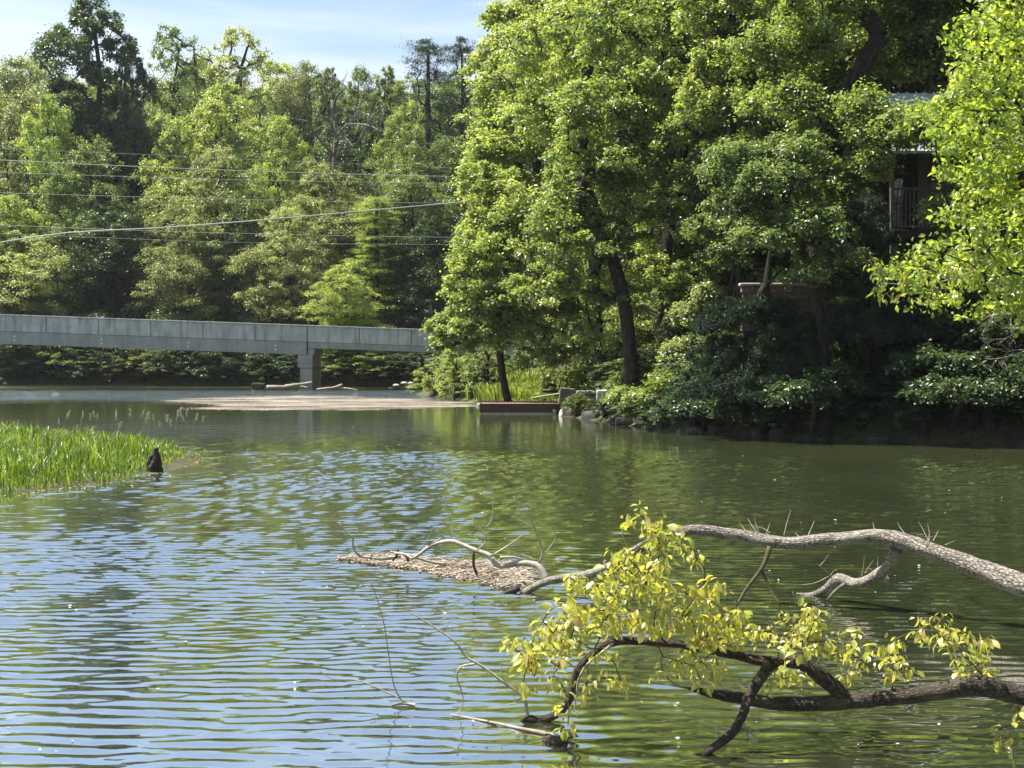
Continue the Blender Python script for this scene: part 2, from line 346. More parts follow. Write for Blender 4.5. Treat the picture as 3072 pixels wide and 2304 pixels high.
r3 = ramp(t, n1.outputs[0], [(0.42, (0, 0, 0)), (0.58, (1, 1, 1))])
mx = N(t, 'ShaderNodeMix', data_type='RGBA'); t.links.new(r3.outputs[0], mx.inputs['Factor']); t.links.new(r1.outputs[0], mx.inputs['A']); t.links.new(r2.outputs[0], mx.inputs['B'])
bs = N(t, 'ShaderNodeBsdfPrincipled'); bs.inputs['Roughness'].default_value = 0.95; t.links.new(mx.outputs['Result'], bs.inputs['Base Color'])
b = bumpn(t, n2.outputs[0], 0.9, 0.15); t.links.new(b.outputs[0], bs.inputs['Normal']); t.links.new(bs.outputs[0], o.inputs[0])
obj('ground', me, m, kind='structure')

# ------------------------------------------------------------------ lake water
m, t, o = newmat('lake_water'); M['water'] = m
geo = N(t, 'ShaderNodeNewGeometry')
def wave(scale, stretch, detail, rough=0.5, dist=0.0, rotz=0.0):
    mp = N(t, 'ShaderNodeMapping'); mp.inputs['Scale'].default_value = stretch; mp.inputs['Rotation'].default_value = (0, 0, rotz)
    t.links.new(geo.outputs['Position'], mp.inputs[0]); return noise_n(t, mp.outputs[0], scale, detail, rough, dist)
w1 = wave(1.7, (0.42, 1.6, 1), 2.0, 0.45, 0.5, 0.06)
w2 = wave(4.2, (0.45, 1.5, 1), 2.0, 0.5, 0.3, -0.18)
w3 = wave(0.5, (0.5, 1.0, 1), 2.0, 0.5, 0.0, 0.3)
def mth(op, a, b=None, v=None):
    n = N(t, 'ShaderNodeMath', operation=op)
    t.links.new(a, n.inputs[0])
    if b is not None: t.links.new(b, n.inputs[1])
    elif v is not None: n.inputs[1].default_value = v
    return n.outputs[0]
hgt = mth('ADD', mth('MULTIPLY', w1.outputs[0], v=1.0), mth('MULTIPLY', w2.outputs[0], v=0.36))
hgt = mth('ADD', hgt, mth('MULTIPLY', w3.outputs[0], v=0.8))
# wind: breeze on the open water in front, a lull behind the grass spit, breeze again near the bridge
sp = N(t, 'ShaderNodeSeparateXYZ'); t.links.new(geo.outputs['Position'], sp.inputs[0])
wn = wave(0.10, (0.6, 1.0, 1), 3, 0.5)
yy = mth('ADD', sp.outputs['Y'], mth('MULTIPLY', wn.outputs[0], v=14.0))
cr = N(t, 'ShaderNodeValToRGB'); mrr = N(t, 'ShaderNodeMapRange'); mrr.inputs[2].default_value = 120; t.links.new(yy, mrr.inputs[0]); t.links.new(mrr.outputs[0], cr.inputs[0])
e = cr.color_ramp.elements; e[0].position = 0.0; e[0].color = (0.03,) * 3 + (1,); e[1].position = 1.0; e[1].color = (0.15,) * 3 + (1,)
for p_, v_ in ((0.16, 0.035), (0.24, 0.06), (0.38, 0.07), (0.44, 0.025), (0.61, 0.025), (0.66, 0.8), (0.86, 1.0), (0.91, 0.06)):
    q = e.new(p_); q.color = (v_,) * 3 + (1,)
hb = N(t, 'ShaderNodeBump'); hb.inputs['Distance'].default_value = 0.3; t.links.new(hgt, hb.inputs['Height']); t.links.new(cr.outputs[0], hb.inputs['Strength'])
bs = N(t, 'ShaderNodeBsdfPrincipled'); bs.inputs['Roughness'].default_value = 0.04; bs.inputs['IOR'].default_value = 16.0
wc = wave(0.12, (1, 1, 1), 3); rc = ramp(t, wc.outputs[0], [(0.35, (0.040, 0.050, 0.020)), (0.65, (0.058, 0.068, 0.030))])
t.links.new(rc.outputs[0], bs.inputs['Base Color']); t.links.new(hb.outputs[0], bs.inputs['Normal']); t.links.new(bs.outputs[0], o.inputs[0])
# real waves: a sum of wave trains rolling towards the near bank, lower in the lulls
wx_ = axis([(-180, -24, 12), (-24, -14, 0.5), (-14, -6, 0.16), (-6, 6, 0.09), (6, 14, 0.18), (14, 26, 0.5), (26, 62, 6)])
wy_ = axis([(-20, 4, 2), (4, 7.6, 0.12), (7.6, 20, 0.032), (20, 36, 0.055), (36, 48, 0.09), (48, 60, 0.3), (60, 100, 0.8), (100, 131, 5)])
gx, gy = np.meshgrid(wx_.astype(np.float32), wy_.astype(np.float32)); hz = np.zeros_like(gx); wr = np.random.default_rng(5)
NW = 84; sl2 = 0
for k in range(NW):
    lam = 0.095 * (0.29 / 0.095) ** wr.random(); th = wr.normal() * (0.24 if lam > 0.17 else 0.7) + 0.05; kk = 2 * math.pi / lam
    a = lam ** 1.0 / kk * 0 + 0.0070 * lam; ph = wr.uniform(0, 6.28)
    u = math.sin(th); v = math.cos(th)
    env = 0.55 + 0.45 * np.sin(gx * wr.uniform(.1, .5) + gy * wr.uniform(.05, .35) + wr.uniform(0, 6))
    if lam < 0.13: env = env * (1 - ss(17, 20, gy))
    elif lam < 0.18: env = env * (1 - ss(33, 36, gy))
    if lam > 0.2: env = env * (1 - 0.55 * ss(15, 24, gy))
    hz += (a * env * np.sin(kk * (u * gx + v * gy) + ph)).astype(np.float32); sl2 += (a * kk) ** 2 * 0.5 * 0.4
WAVE = 1.0
brz = np.interp(gy + 2.5 * np.sin(gx * 0.35) + 1.2 * np.sin(gx * 0.9 + 1) + 0.12 * gx, [5, 9, 14, 24, 34, 38, 42, 48, 52], [0.72, 0.78, 1.0, 1.9, 2.6, 1.7, 0.4, 0.12, 0.0])
patch = 0.82 + 0.28 * np.sin(gx * 0.5 + gy * 0.23 + 0.6) * np.sin(gy * 0.41 - gx * 0.18) 
patch = patch * (1 - 0.62 * ss(0.2, 4.0, gx) * (1 - ss(17, 24, gy)))      # sheltered by the limbs
hz *= brz * patch * ss(3, 6, gy) * (1 - ss(12, 16, np.abs(gx))) * WAVE
pts = np.column_stack([gx.ravel(), gy.ravel(), hz.ravel()]); nx, ny = len(wx_), len(wy_); i = (np.arange(ny - 1)[:, None] * nx + np.arange(nx - 1)[None]).ravel()
me = mesh_np('lake_water', pts, quads=np.stack([i, i + 1, i + nx + 1, i + nx], 1), smooth=True)
print('water rms slope', sl2 ** 0.5, len(pts)); obj('lake_water', me, m, kind='structure')

# ------------------------------------------------------------------ foliage
def leaf_cloud(pos, nrm, size, aspect=0.6, fold=0.25, rnd=None, droop=0.0):
    """each leaf a folded rhomb of two triangles; pos (n,3), nrm (n,3) roughly the leaf normal"""
    n = len(pos); nrm = nrm / (np.linalg.norm(nrm, axis=1)[:, None] + 1e-9)
    r = RNG.normal(size=(n, 3)); r[:, 2] -= droop
    a = r - nrm * (r * nrm).sum(1)[:, None]; a /= np.linalg.norm(a, axis=1)[:, None] + 1e-9
    b = np.cross(nrm, a); s = (size * RNG.uniform(0.65, 1.3, n))[:, None]
    base = pos - a * s * 0.5; tip = pos + a * s * 0.5
    L = pos + b * s * aspect * 0.5 + nrm * s * fold * 0.5 - a * s * 0.05; R = pos - b * s * aspect * 0.5 + nrm * s * fold * 0.5 - a * s * 0.05
    v = np.stack([base, L, tip, R], 1).reshape(-1, 3); k = np.arange(n) * 4
    tris = np.concatenate([np.stack([k, k + 2, k + 1], 1), np.stack([k, k + 3, k + 2], 1)])
    return v, tris, np.repeat(rnd if rnd is not None else RNG.random(n), 4)

def clump_leaves(cent, rad, per, flat=0.55, size=0.2, spread=0.9, upw=0.8, aspect=0.6, droop=0.0, axis0=None):
    """leaves round each clump centre, thinner towards its rim, facing up and outward"""
    n = len(cent); k = np.repeat(np.arange(n), per); d = RNG.normal(size=(len(k), 3)); d /= np.linalg.norm(d, axis=1)[:, None]
    r = RNG.random(len(k)) ** 0.5; r = np.where(RNG.random(len(k)) < 0.36, r * RNG.uniform(1.0, 2.1, len(k)), r)
    off = d * r[:, None] * rad[k][:, None]; off[:, 2] *= flat; off[:, 2] -= 0.25 * flat * (off[:, 0] ** 2 + off[:, 1] ** 2) / rad[k]
    pos = cent[k] + off
    nr = d * 0.55 + np.array((0, 0, upw)) + RNG.normal(size=(len(k), 3)) * spread * 0.6
    tone = np.clip(RNG.random(n)[k] * 0.55 + RNG.random(len(k)) * 0.45, 0, 1)
    return leaf_cloud(pos, nr, size, aspect, 0.25, tone, droop)

def grow(trunk, cents, extra=0, jit=0.3):
    """connect every clump centre to the nearest piece of wood already there (Prim), radii by pipe model"""
    nodes = [np.asarray(p, float) for p in trunk]; par = [i - 1 for i in range(len(trunk))]
    cents = np.asarray(cents); left = np.ones(len(cents), bool)
    base = np.array(nodes); 
    def cost(p, q):          # p existing, q targets: prefers wood below the target
        d = q - p; return np.sqrt(d[:, 0] ** 2 + d[:, 1] ** 2 + d[:, 2] ** 2) + 0.9 * np.maximum(0, p[2] + 0.35 * np.hypot(d[:, 0], d[:, 1]) - q[:, 2])
    best = np.full(len(cents), 1e9); arg = np.zeros(len(cents), int)
    for i, p in enumerate(nodes):
        c = cost(p, cents) + (0.0 if i > 1 else 3.0); u = c < best; best[u] = c[u]; arg[u] = i
    kids = []
    for _ in range(len(cents)):
        j = int(np.argmin(np.where(left, best, 1e9))); left[j] = False; pa = arg[j]
        p, q = nodes[pa], cents[j]
        mid = (p + q) / 2 + RNG.normal(size=3) * 0.10 * np.linalg.norm(q - p) * jit * 3 + np.array((0, 0, 0.06 * np.linalg.norm(q - p)))
        nodes.append(mid); par.append(pa); nodes.append(q.copy()); par.append(len(nodes) - 2)
        for idx in (len(nodes) - 2, len(nodes) - 1):
            c = cost(nodes[idx], cents) + best[j] * 0.25; u = (c < best) & left; best[u] = c[u]; arg[u] = idx
    return nodes, par

def wood(name, trunk, cents, r0, rt=0.02, jit=0.3, sides=5, taper=0.6, bump=0.0):
    nodes, par = grow(trunk, cents, jit=jit); n = len(nodes); wgt = np.ones(n)
    for i in range(n - 1, 0, -1):
        wgt[par[i]] += wgt[i]
    rad = rt * (wgt ** 0.5); mx = rad[0]; rad = rt + (rad - rt) * (r0 - rt) / max(mx - rt, 1e-6)
    T = Tubes(); L = len(trunk)
    tp, tt = catmull(trunk, max(0.25, np.linalg.norm(np.asarray(trunk[-1]) - trunk[0]) / 22))
    tr = np.interp(tt, np.linspace(0, 1, L), [max(rad[i], r0 * (1 - taper * i / (L - 1))) for i in range(L)])
    tr = tr * (1 + 0.45 * np.exp(-tt * 14))
    T.add(tp, tr, sides + 4, bump=bump, freq=2.0)
    done = set()
    kids = {}
    for i in range(L, n): kids.setdefault(par[i], []).append(i)
    for i in range(L, n):
        if i in done: continue
        ch = [par[i], i]; cur = i
        while cur in kids:
            nxt = max(kids[cur], key=lambda k: wgt[k])
            if nxt in done: break
            ch.append(nxt); done.add(nxt); cur = nxt
        done.add(i)
        pr = np.array([nodes[k] for k in ch]); rr = np.array([min(rad[ch[1]] * 1.1, rad[ch[0]])] + [rad[k] for k in ch[1:]]); rr[-1] = min(rr[-1], rt)
        pp, t2 = catmull(pr, max(0.25, 0.12 * np.linalg.norm(pr[-1] - pr[0])))
        T.add(pp, np.interp(t2, np.linspace(0, 1, len(rr)), rr), sides, cap=False)
    return T.mesh(name)

def lobes_to_clumps(lobes, n, rmin, rmax, shell=0.6):
    lobes = np.asarray(lobes, float); vol = lobes[:, 3] * lobes[:, 4] * lobes[:, 5]; p = vol ** 0.8 / (vol ** 0.8).sum()
    k = RNG.choice(len(lobes), n, p=p); d = RNG.normal(size=(n, 3)); d /= np.linalg.norm(d, axis=1)[:, None]
    d[:, 2] = np.where(d[:, 2] < -0.35, -d[:, 2], d[:, 2])
    r = shell + (1 - shell) * RNG.random(n); c = lobes[k, :3] + d * r[:, None] * lobes[k, 3:6]
    rad = RNG.uniform(rmin, rmax, n) * np.clip(np.minimum(lobes[k, 3], lobes[k, 5]) / (2.2), 0.5, 1.3)
    return c, rad

def crown_mesh(name, cents, rad, per, **kw):
    v, tr, a = clump_leaves(cents, rad, per, **kw); return mesh_np(name, v, tris=tr, attrs={'rnd': a})

# --- tree stock: reference meshes 20 m tall
STOCK = {}
def stock_broad(key, seed, H=20, R=5.5, low=0.2, nl=15, nc=400, per=95, leaf=0.24, prof=(0.55, 1.0, 0.9, 0.6), sparse=1.0, rc=(0.5, 1.05), flat=0.65):
    global RNG; RNG = np.random.default_rng(seed)
    lobes = []
    for i in range(nl):
        f = low + (0.93 - low) * (i + 0.5) / nl; pr = np.interp((f - low) / (1 - low), np.linspace(0, 1, len(prof)), prof)
        a = i * 2.4 + RNG.uniform(-0.5, 0.5); rr = R * pr * RNG.uniform(0.75, 1.15); d = rr * 0.58 * (0.3 if f > 0.85 else 1)
        lr = rr * RNG.uniform(0.5, 0.68); lobes.append((d * math.cos(a), d * math.sin(a), H * f, lr, lr, lr * 0.8))
    c, r = lobes_to_clumps(lobes, nc, *rc); c[:, 2] = np.minimum(c[:, 2], H * 0.98)
    trunk = [(0, 0, -0.6), (RNG.uniform(-.2, .2), RNG.uniform(-.2, .2), H * 0.25), (RNG.uniform(-.5, .5), RNG.uniform(-.5, .5), H * 0.5), (RNG.uniform(-.8, .8), RNG.uniform(-.8, .8), H * 0.72), (RNG.uniform(-.8, .8), RNG.uniform(-.8, .8), H * 0.9)]
    STOCK[key] = (wood('trunk', trunk, c, 0.28, 0.025), crown_mesh('crown', c, r, int(per * sparse), size=leaf, flat=flat), H, R)
def stock_layered(key, seed, H=20, R=5.0):
    global RNG; RNG = np.random.default_rng(seed); c = []; r = []
    for i in range(16):
        f = 0.22 + 0.75 * i / 16; rr = R * (1.08 - f) ** 0.6 * RNG.uniform(0.7, 1.2)
        for k in range(9):
            a = k * 0.7 + i * 1.3 + RNG.uniform(-.3, .3); q = rr * RNG.uniform(0.25, 1.15); c.append((q * math.cos(a), q * math.sin(a), H * f - 0.2 * q + RNG.uniform(-.5, .5))); r.append(RNG.uniform(0.7, 1.25))
    c = np.array(c); r = np.array(r); trunk = [(0, 0, -0.5), (0.1, 0, H * 0.4), (0, 0.1, H * 0.7), (0, 0, H * 0.97)]
    STOCK[key] = (wood('trunk', trunk, c, 0.24, 0.02), crown_mesh('crown', c, r, 210, size=0.21, flat=0.22, upw=1.6, spread=0.5, aspect=0.45, droop=0.8), H, R)
def stock_pine(key, seed, H=20, R=3.6, low=0.45, tiers=12, sp=1.0, per=260):
    global RNG; RNG = np.random.default_rng(seed); c = []; r = []
    for i in range(tiers):
        f = low + (0.98 - low) * i / tiers; rr = R * (1.12 - f * 0.75) * RNG.uniform(0.6, 1.2)
        for k in range(6):
            a = k * 1.05 + i * 1.7 + RNG.uniform(-.4, .4)
            for q in (0.5, 0.95): 
                if RNG.random() < 0.85 * sp: c.append((rr * q * math.cos(a), rr * q * math.sin(a), H * f + 0.12 * q * rr + RNG.uniform(-.25, .25))); r.append(RNG.uniform(0.45, 0.85))
    c = np.array(c); r = np.array(r); trunk = [(0, 0, -0.5), (0.25, 0, H * 0.4), (-0.1, 0.1, H * 0.7), (0, 0, H * 0.93)]; c = np.concatenate([c, [(RNG.normal() * 0.35, RNG.normal() * 0.35, H * RNG.uniform(0.9, 0.99)) for _ in range(9)]]); r = np.concatenate([r, np.full(9, 0.45)])
    STOCK[key] = (wood('trunk', trunk, c, 0.22, 0.022), crown_mesh('crown', c, r, per, size=0.26, flat=0.5, upw=0.2, spread=1.5, aspect=0.13), H, R)
stock_broad('round_a', 11, nl=16)
stock_broad('round_b', 12, R=5.0, low=0.12, nl=18, prof=(0.8, 1.0, 0.85, 0.5), flat=0.55)
stock_broad('round_c', 13, R=6.0, low=0.3, nl=13, prof=(0.5, 0.9, 1.0, 0.7), rc=(0.6, 1.2), leaf=0.26)
stock_broad('full', 14, R=5.6, low=0.04, nl=22, nc=480, per=105, prof=(0.95, 1.0, 0.85, 0.5))
stock_broad('tall', 15, R=3.6, low=0.22, nl=22, nc=480, per=100, leaf=0.22, prof=(0.7, 1.0, 0.95, 0.8, 0.5), rc=(0.4, 0.85))
stock_broad('open', 16, R=4.2, low=0.45, nl=12, nc=230, per=55, leaf=0.2, prof=(0.5, 0.9, 1.0, 0.8), rc=(0.35, 0.7))
stock_broad('fine', 17, R=5.2, low=0.10, nl=18, nc=480, per=98, leaf=0.20, prof=(0.8, 1.0, 0.9, 0.6), rc=(0.4, 0.85))
stock_layered('layered', 18)
stock_pine('pine', 19, R=4.0, low=0.55, tiers=9, sp=0.75, per=110)
stock_pine('white_pine', 20, R=5.0, low=0.1, tiers=18, per=200)
stock_broad('shrub', 21, H=4, R=2.2, low=0.12, nl=12, nc=110, per=120, leaf=0.13, prof=(0.9, 1, 0.8, 0.5), rc=(0.4, 0.7))
stock_broad('shrub_b', 22, H=4, R=2.6, low=0.08, nl=14, nc=120, per=120, leaf=0.12, prof=(1, 0.9, 0.8, 0.5), rc=(0.3, 0.6), flat=0.35)
for k, s_ in STOCK.items():
    s_[0].materials.append(M['bark']); s_[1].materials.append(M['needle'] if 'pine' in k else M['leaf'])

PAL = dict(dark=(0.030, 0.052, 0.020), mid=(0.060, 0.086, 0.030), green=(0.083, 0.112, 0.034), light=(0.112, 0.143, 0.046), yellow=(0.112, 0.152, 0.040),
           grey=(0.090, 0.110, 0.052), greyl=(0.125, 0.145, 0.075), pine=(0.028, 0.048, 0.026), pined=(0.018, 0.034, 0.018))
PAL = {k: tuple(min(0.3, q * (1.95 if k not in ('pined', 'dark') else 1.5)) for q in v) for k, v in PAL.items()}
tree_no = [0]
def place(kind, x, y, top, halfw, col, label, group=None, name=None, cat='tree', base=None):
    tr, cr, H, R = STOCK[kind]; g = gz(x, y) if base is None else base; h = top - g; sz = h / H; sx = halfw / R
    tree_no[0] += 1; a = (tree_no[0] * 2.399) % 6.283
    nm = name or {'pine': 'pine_tree', 'white_pine': 'pine_tree', 'shrub': 'shrub', 'shrub_b': 'shrub', 'layered': 'hemlock_tree'}.get(kind, 'tree')
    t_ = thing(nm, label, cat, (x, y, g), a, group)
    c = PAL[col]; j = 0.9 + 0.2 * ((tree_no[0] * 0.618) % 1)
    obj('trunk', tr, None, t_, scale=(min(sx, sz * 1.3),) * 2 + (sz,)); obj('crown', cr, None, t_, scale=(sx, sx, sz), kind='stuff', color=[q * j for q in c])
    return t_
def fplace(kind, px, toppy, Y, wpx, col, label, group=None, **kw):
    x = (px - 1536) / FOC * Y; return place(kind, x, Y, EYE + (HZ - toppy) / FOC * Y, wpx / 2 / FOC * Y, col, label, group, **kw)

exec_trees = True
G1 = 'trees on the wooded hill behind the bridge'
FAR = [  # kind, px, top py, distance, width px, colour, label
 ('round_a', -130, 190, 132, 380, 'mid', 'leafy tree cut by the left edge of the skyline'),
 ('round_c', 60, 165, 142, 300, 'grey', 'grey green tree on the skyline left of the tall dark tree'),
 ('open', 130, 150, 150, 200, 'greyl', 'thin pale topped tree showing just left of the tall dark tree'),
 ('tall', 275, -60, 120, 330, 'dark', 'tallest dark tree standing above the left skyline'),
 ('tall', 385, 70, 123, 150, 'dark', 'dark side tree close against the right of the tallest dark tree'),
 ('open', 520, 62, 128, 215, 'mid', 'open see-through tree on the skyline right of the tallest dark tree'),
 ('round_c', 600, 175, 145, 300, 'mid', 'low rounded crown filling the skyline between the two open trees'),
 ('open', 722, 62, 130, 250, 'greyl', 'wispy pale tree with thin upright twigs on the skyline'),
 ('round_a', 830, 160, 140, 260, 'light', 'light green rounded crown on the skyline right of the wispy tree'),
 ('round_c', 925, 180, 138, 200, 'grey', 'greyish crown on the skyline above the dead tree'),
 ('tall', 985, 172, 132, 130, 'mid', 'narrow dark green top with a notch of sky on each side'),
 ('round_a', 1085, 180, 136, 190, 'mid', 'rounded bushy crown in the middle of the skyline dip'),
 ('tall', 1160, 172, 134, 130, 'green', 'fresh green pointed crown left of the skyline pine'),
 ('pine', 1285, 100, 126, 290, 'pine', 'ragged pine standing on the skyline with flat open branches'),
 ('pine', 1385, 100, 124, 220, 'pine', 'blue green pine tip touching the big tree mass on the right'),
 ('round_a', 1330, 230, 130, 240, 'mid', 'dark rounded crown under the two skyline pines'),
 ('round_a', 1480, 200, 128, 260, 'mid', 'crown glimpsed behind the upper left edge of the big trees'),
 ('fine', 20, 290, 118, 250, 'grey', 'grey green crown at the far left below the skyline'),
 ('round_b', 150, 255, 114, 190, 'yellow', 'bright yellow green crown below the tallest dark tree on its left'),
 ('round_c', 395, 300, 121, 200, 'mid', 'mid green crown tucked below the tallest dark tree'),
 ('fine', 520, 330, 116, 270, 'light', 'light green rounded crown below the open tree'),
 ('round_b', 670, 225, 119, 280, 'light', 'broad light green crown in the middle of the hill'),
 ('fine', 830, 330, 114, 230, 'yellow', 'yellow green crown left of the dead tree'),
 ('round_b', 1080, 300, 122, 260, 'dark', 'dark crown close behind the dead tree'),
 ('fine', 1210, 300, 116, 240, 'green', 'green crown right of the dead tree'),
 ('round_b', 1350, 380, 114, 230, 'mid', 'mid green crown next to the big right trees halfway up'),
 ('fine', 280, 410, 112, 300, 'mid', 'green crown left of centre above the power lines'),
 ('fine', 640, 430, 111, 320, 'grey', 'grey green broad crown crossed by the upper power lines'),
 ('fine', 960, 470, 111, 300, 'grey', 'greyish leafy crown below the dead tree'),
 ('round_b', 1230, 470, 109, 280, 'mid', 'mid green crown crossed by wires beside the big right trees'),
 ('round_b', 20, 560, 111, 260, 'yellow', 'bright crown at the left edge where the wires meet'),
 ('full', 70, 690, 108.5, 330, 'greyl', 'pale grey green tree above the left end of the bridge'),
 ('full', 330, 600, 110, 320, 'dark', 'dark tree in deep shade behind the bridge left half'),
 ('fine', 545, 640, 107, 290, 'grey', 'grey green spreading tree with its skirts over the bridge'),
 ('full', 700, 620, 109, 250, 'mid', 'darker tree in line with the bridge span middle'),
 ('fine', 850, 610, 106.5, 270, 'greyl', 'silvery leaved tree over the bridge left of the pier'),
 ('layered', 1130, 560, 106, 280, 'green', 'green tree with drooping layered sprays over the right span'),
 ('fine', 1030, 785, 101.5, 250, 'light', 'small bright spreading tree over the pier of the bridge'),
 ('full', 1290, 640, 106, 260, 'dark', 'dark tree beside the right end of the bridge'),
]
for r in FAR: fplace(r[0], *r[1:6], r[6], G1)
for i_ in range(22):   # hill behind the named crowns
    px = -350 + i_ * 95 + 30 * math.sin(i_ * 2.1)
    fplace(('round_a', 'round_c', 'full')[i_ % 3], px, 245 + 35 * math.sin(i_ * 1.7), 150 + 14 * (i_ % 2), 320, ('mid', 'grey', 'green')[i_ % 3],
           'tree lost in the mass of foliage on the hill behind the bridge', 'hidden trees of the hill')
for i_ in range(11):
    px = -420 + i_ * 190
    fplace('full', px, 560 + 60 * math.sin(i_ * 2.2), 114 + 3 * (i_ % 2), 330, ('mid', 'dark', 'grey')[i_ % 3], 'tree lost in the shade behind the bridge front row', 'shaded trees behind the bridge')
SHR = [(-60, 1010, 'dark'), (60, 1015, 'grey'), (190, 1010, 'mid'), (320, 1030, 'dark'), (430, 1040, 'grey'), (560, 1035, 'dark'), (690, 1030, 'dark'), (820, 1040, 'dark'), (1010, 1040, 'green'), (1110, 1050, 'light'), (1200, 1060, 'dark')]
SHL = ['shrub at the left edge of the bank beneath the bridge', 'greyish shrub beneath the bridge nearest the left edge', 'mid green shrub beneath the bridge second from the left', 'dark shrub beneath the first visible joints of the bridge',
       'pale leaved shrub overhanging the water beneath the bridge', 'dark shrub beneath the middle of the long span', 'dark shrub between the pale shrub and the pier', 'dark shrub just left of the bridge pier',
       'leafy green shrub just right of the bridge pier', 'light green shrub beneath the short right span', 'dark shrub under the right end of the bridge']
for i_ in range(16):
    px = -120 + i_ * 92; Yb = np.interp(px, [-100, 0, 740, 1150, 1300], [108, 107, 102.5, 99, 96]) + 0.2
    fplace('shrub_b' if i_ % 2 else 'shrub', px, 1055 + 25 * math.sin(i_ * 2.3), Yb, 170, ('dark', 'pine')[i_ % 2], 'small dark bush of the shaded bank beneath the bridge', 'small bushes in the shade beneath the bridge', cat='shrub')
for i_, (x_, y_) in enumerate(((-4.3, 96.5), (-2.5, 98), (-0.5, 97), (1.5, 99), (-3.6, 90.5), (-1.5, 89), (0.8, 90), (2.4, 63.5), (3.0, 60), (3.4, 56.5), (4.2, 52.5), (4.6, 50.5), (5.6, 47.5), (5.4, 54))):
    place(('shrub', 'shrub_b')[i_ % 2], x_, y_, gz(x_, y_) + (2.0 if i_ < 7 else 1.0 + 0.3 * (i_ % 3)), 1.5 if i_ < 7 else 0.85, ('mid', 'green', 'light')[i_ % 3], ('bush on the slope where the bridge meets the right bank' if i_ < 7 else 'low leafy bush on the shore slope above the dock'), ('bushes at the bridge end' if i_ < 7 else 'low bushes above the dock'), cat='shrub')
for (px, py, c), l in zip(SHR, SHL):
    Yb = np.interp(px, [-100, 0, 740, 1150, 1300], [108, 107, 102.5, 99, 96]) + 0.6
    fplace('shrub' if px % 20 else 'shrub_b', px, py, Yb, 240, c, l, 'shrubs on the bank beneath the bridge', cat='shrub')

# ------------------------------------------------------------------ trees of the near right bank (own shapes)
def hero(name, label, trunk, r0, lobes, nc, per, leaf, col, rc=(0.5, 0.95), flat=0.5, seed=1, mat='leaf', aspect=0.6, upw=0.8, spread=0.9, cat='tree', rt=0.018, droop=0, group=None, shell=0.4, dens=1.85):
    global RNG; RNG = np.random.default_rng(seed)
    base = np.array(trunk[0], float); t_ = thing(name, label, cat, base, 0, group)
    if cat == 'tree': lobes = [(*l[:3], l[3] * 1.22, l[4] * 1.15, l[5] * 1.22) for l in lobes]; nc = int(nc * dens); per = int(per * 0.62); rc = (rc[0] * 0.75, rc[1] * 0.85)
    c, r = lobes_to_clumps([(*(np.array(l[:3]) - base), *l[3:]) for l in lobes], nc, *rc, shell=shell)
    me = wood('trunk', [np.array(p) - base for p in trunk], c, r0, rt, sides=6)
    obj('trunk', me, M['bark'], t_)
    obj('crown', crown_mesh('crown', c, r, per, size=leaf, flat=flat, aspect=aspect, upw=upw, spread=spread, droop=droop), M[mat], t_, kind='stuff', color=PAL[col])
    return t_
def LB(px, py, Y, rpx, rpy=None, dy=None):   # lobe from its place in the view
    c = P(px, py, Y); rx = rpx / FOC * Y; rz = (rpy or rpx) / FOC * Y; return (*c, rx, dy or rx, rz)
def base_at(px, Y, dz=-0.3):
    x = (px - 1536) / FOC * Y; return (x, Y, gz(x, Y) + dz)

hero('tree', 'sunlit yellow green tree leaning over the dock with a dark leaning stem', [base_at(1545, 60), P(1505, 1110, 60.3), P(1500, 950, 60.5), P(1520, 800, 60.5), P(1530, 650, 60.5)], 0.16,
     [LB(1420, 1020, 59.5, 100, 70), LB(1560, 1010, 60, 120, 80), LB(1400, 930, 60, 80, 80), LB(1520, 900, 60, 130, 90), LB(1480, 780, 60, 110, 90), LB(1450, 690, 60.5, 70, 90), LB(1560, 700, 61, 120, 100), LB(1650, 930, 60.5, 100, 110), LB(1690, 1050, 59.5, 80, 60), LB(1510, 600, 61, 90, 80), LB(1370, 1050, 60, 70, 50), LB(1330, 990, 60.5, 50, 40), LB(1640, 1080, 59.5, 80, 45), LB(1400, 840, 60.5, 60, 70), LB(1440, 560, 61, 60, 70)],
     400, 170, 0.15, 'light', seed=31, rc=(0.4, 0.8))
hero('tree', 'tall light green tree forming the left edge of the big right group', [base_at(1650, 67), P(1640, 900, 67), P(1620, 600, 67), P(1600, 350, 67), P(1610, 150, 67)], 0.28,
     [LB(1500, 520, 66, 110, 110), LB(1480, 330, 66, 80, 100), LB(1535, 200, 67, 90, 90), LB(1600, 90, 67, 110, 100), LB(1700, 20, 67, 130, 120), LB(1620, 300, 66, 130, 120), LB(1700, 450, 66, 130, 120), LB(1600, 600, 67, 130, 100), LB(1750, 200, 67, 130, 120), LB(1680, -120, 67, 150, 120), LB(1800, -60, 67, 150, 100), LB(1440, 620, 66, 60, 80), LB(1455, 200, 67, 60, 60), LB(1435, 340, 66, 60, 80), LB(1440, 480, 66, 60, 80), LB(1430, 740, 66, 60, 70), LB(1520, 60, 67, 60, 50)],
     340, 170, 0.19, 'light', seed=32, rc=(0.6, 1.15))
hero('tree', 'big dark stemmed tree behind the rocks beside the dock', [base_at(1905, 50), P(1885, 1000, 50), P(1860, 850, 50.2), P(1790, 640, 50.5), P(1740, 480, 50.5)], 0.25,
     [LB(1700, 880, 50, 120, 80), LB(1800, 760, 49.5, 130, 90), LB(1680, 700, 50, 120, 100), LB(1760, 560, 50, 140, 110), LB(1900, 500, 49, 130, 110), LB(1960, 680, 49, 110, 90), LB(1800, 380, 50, 150, 120), LB(1950, 300, 50, 150, 120), LB(1860, 130, 51, 150, 130), LB(1730, 1010, 50, 80, 50), LB(1830, 930, 50.5, 100, 50), LB(2020, 420, 49, 110, 90)],
     270, 180, 0.15, 'green', seed=33, rc=(0.45, 0.9))
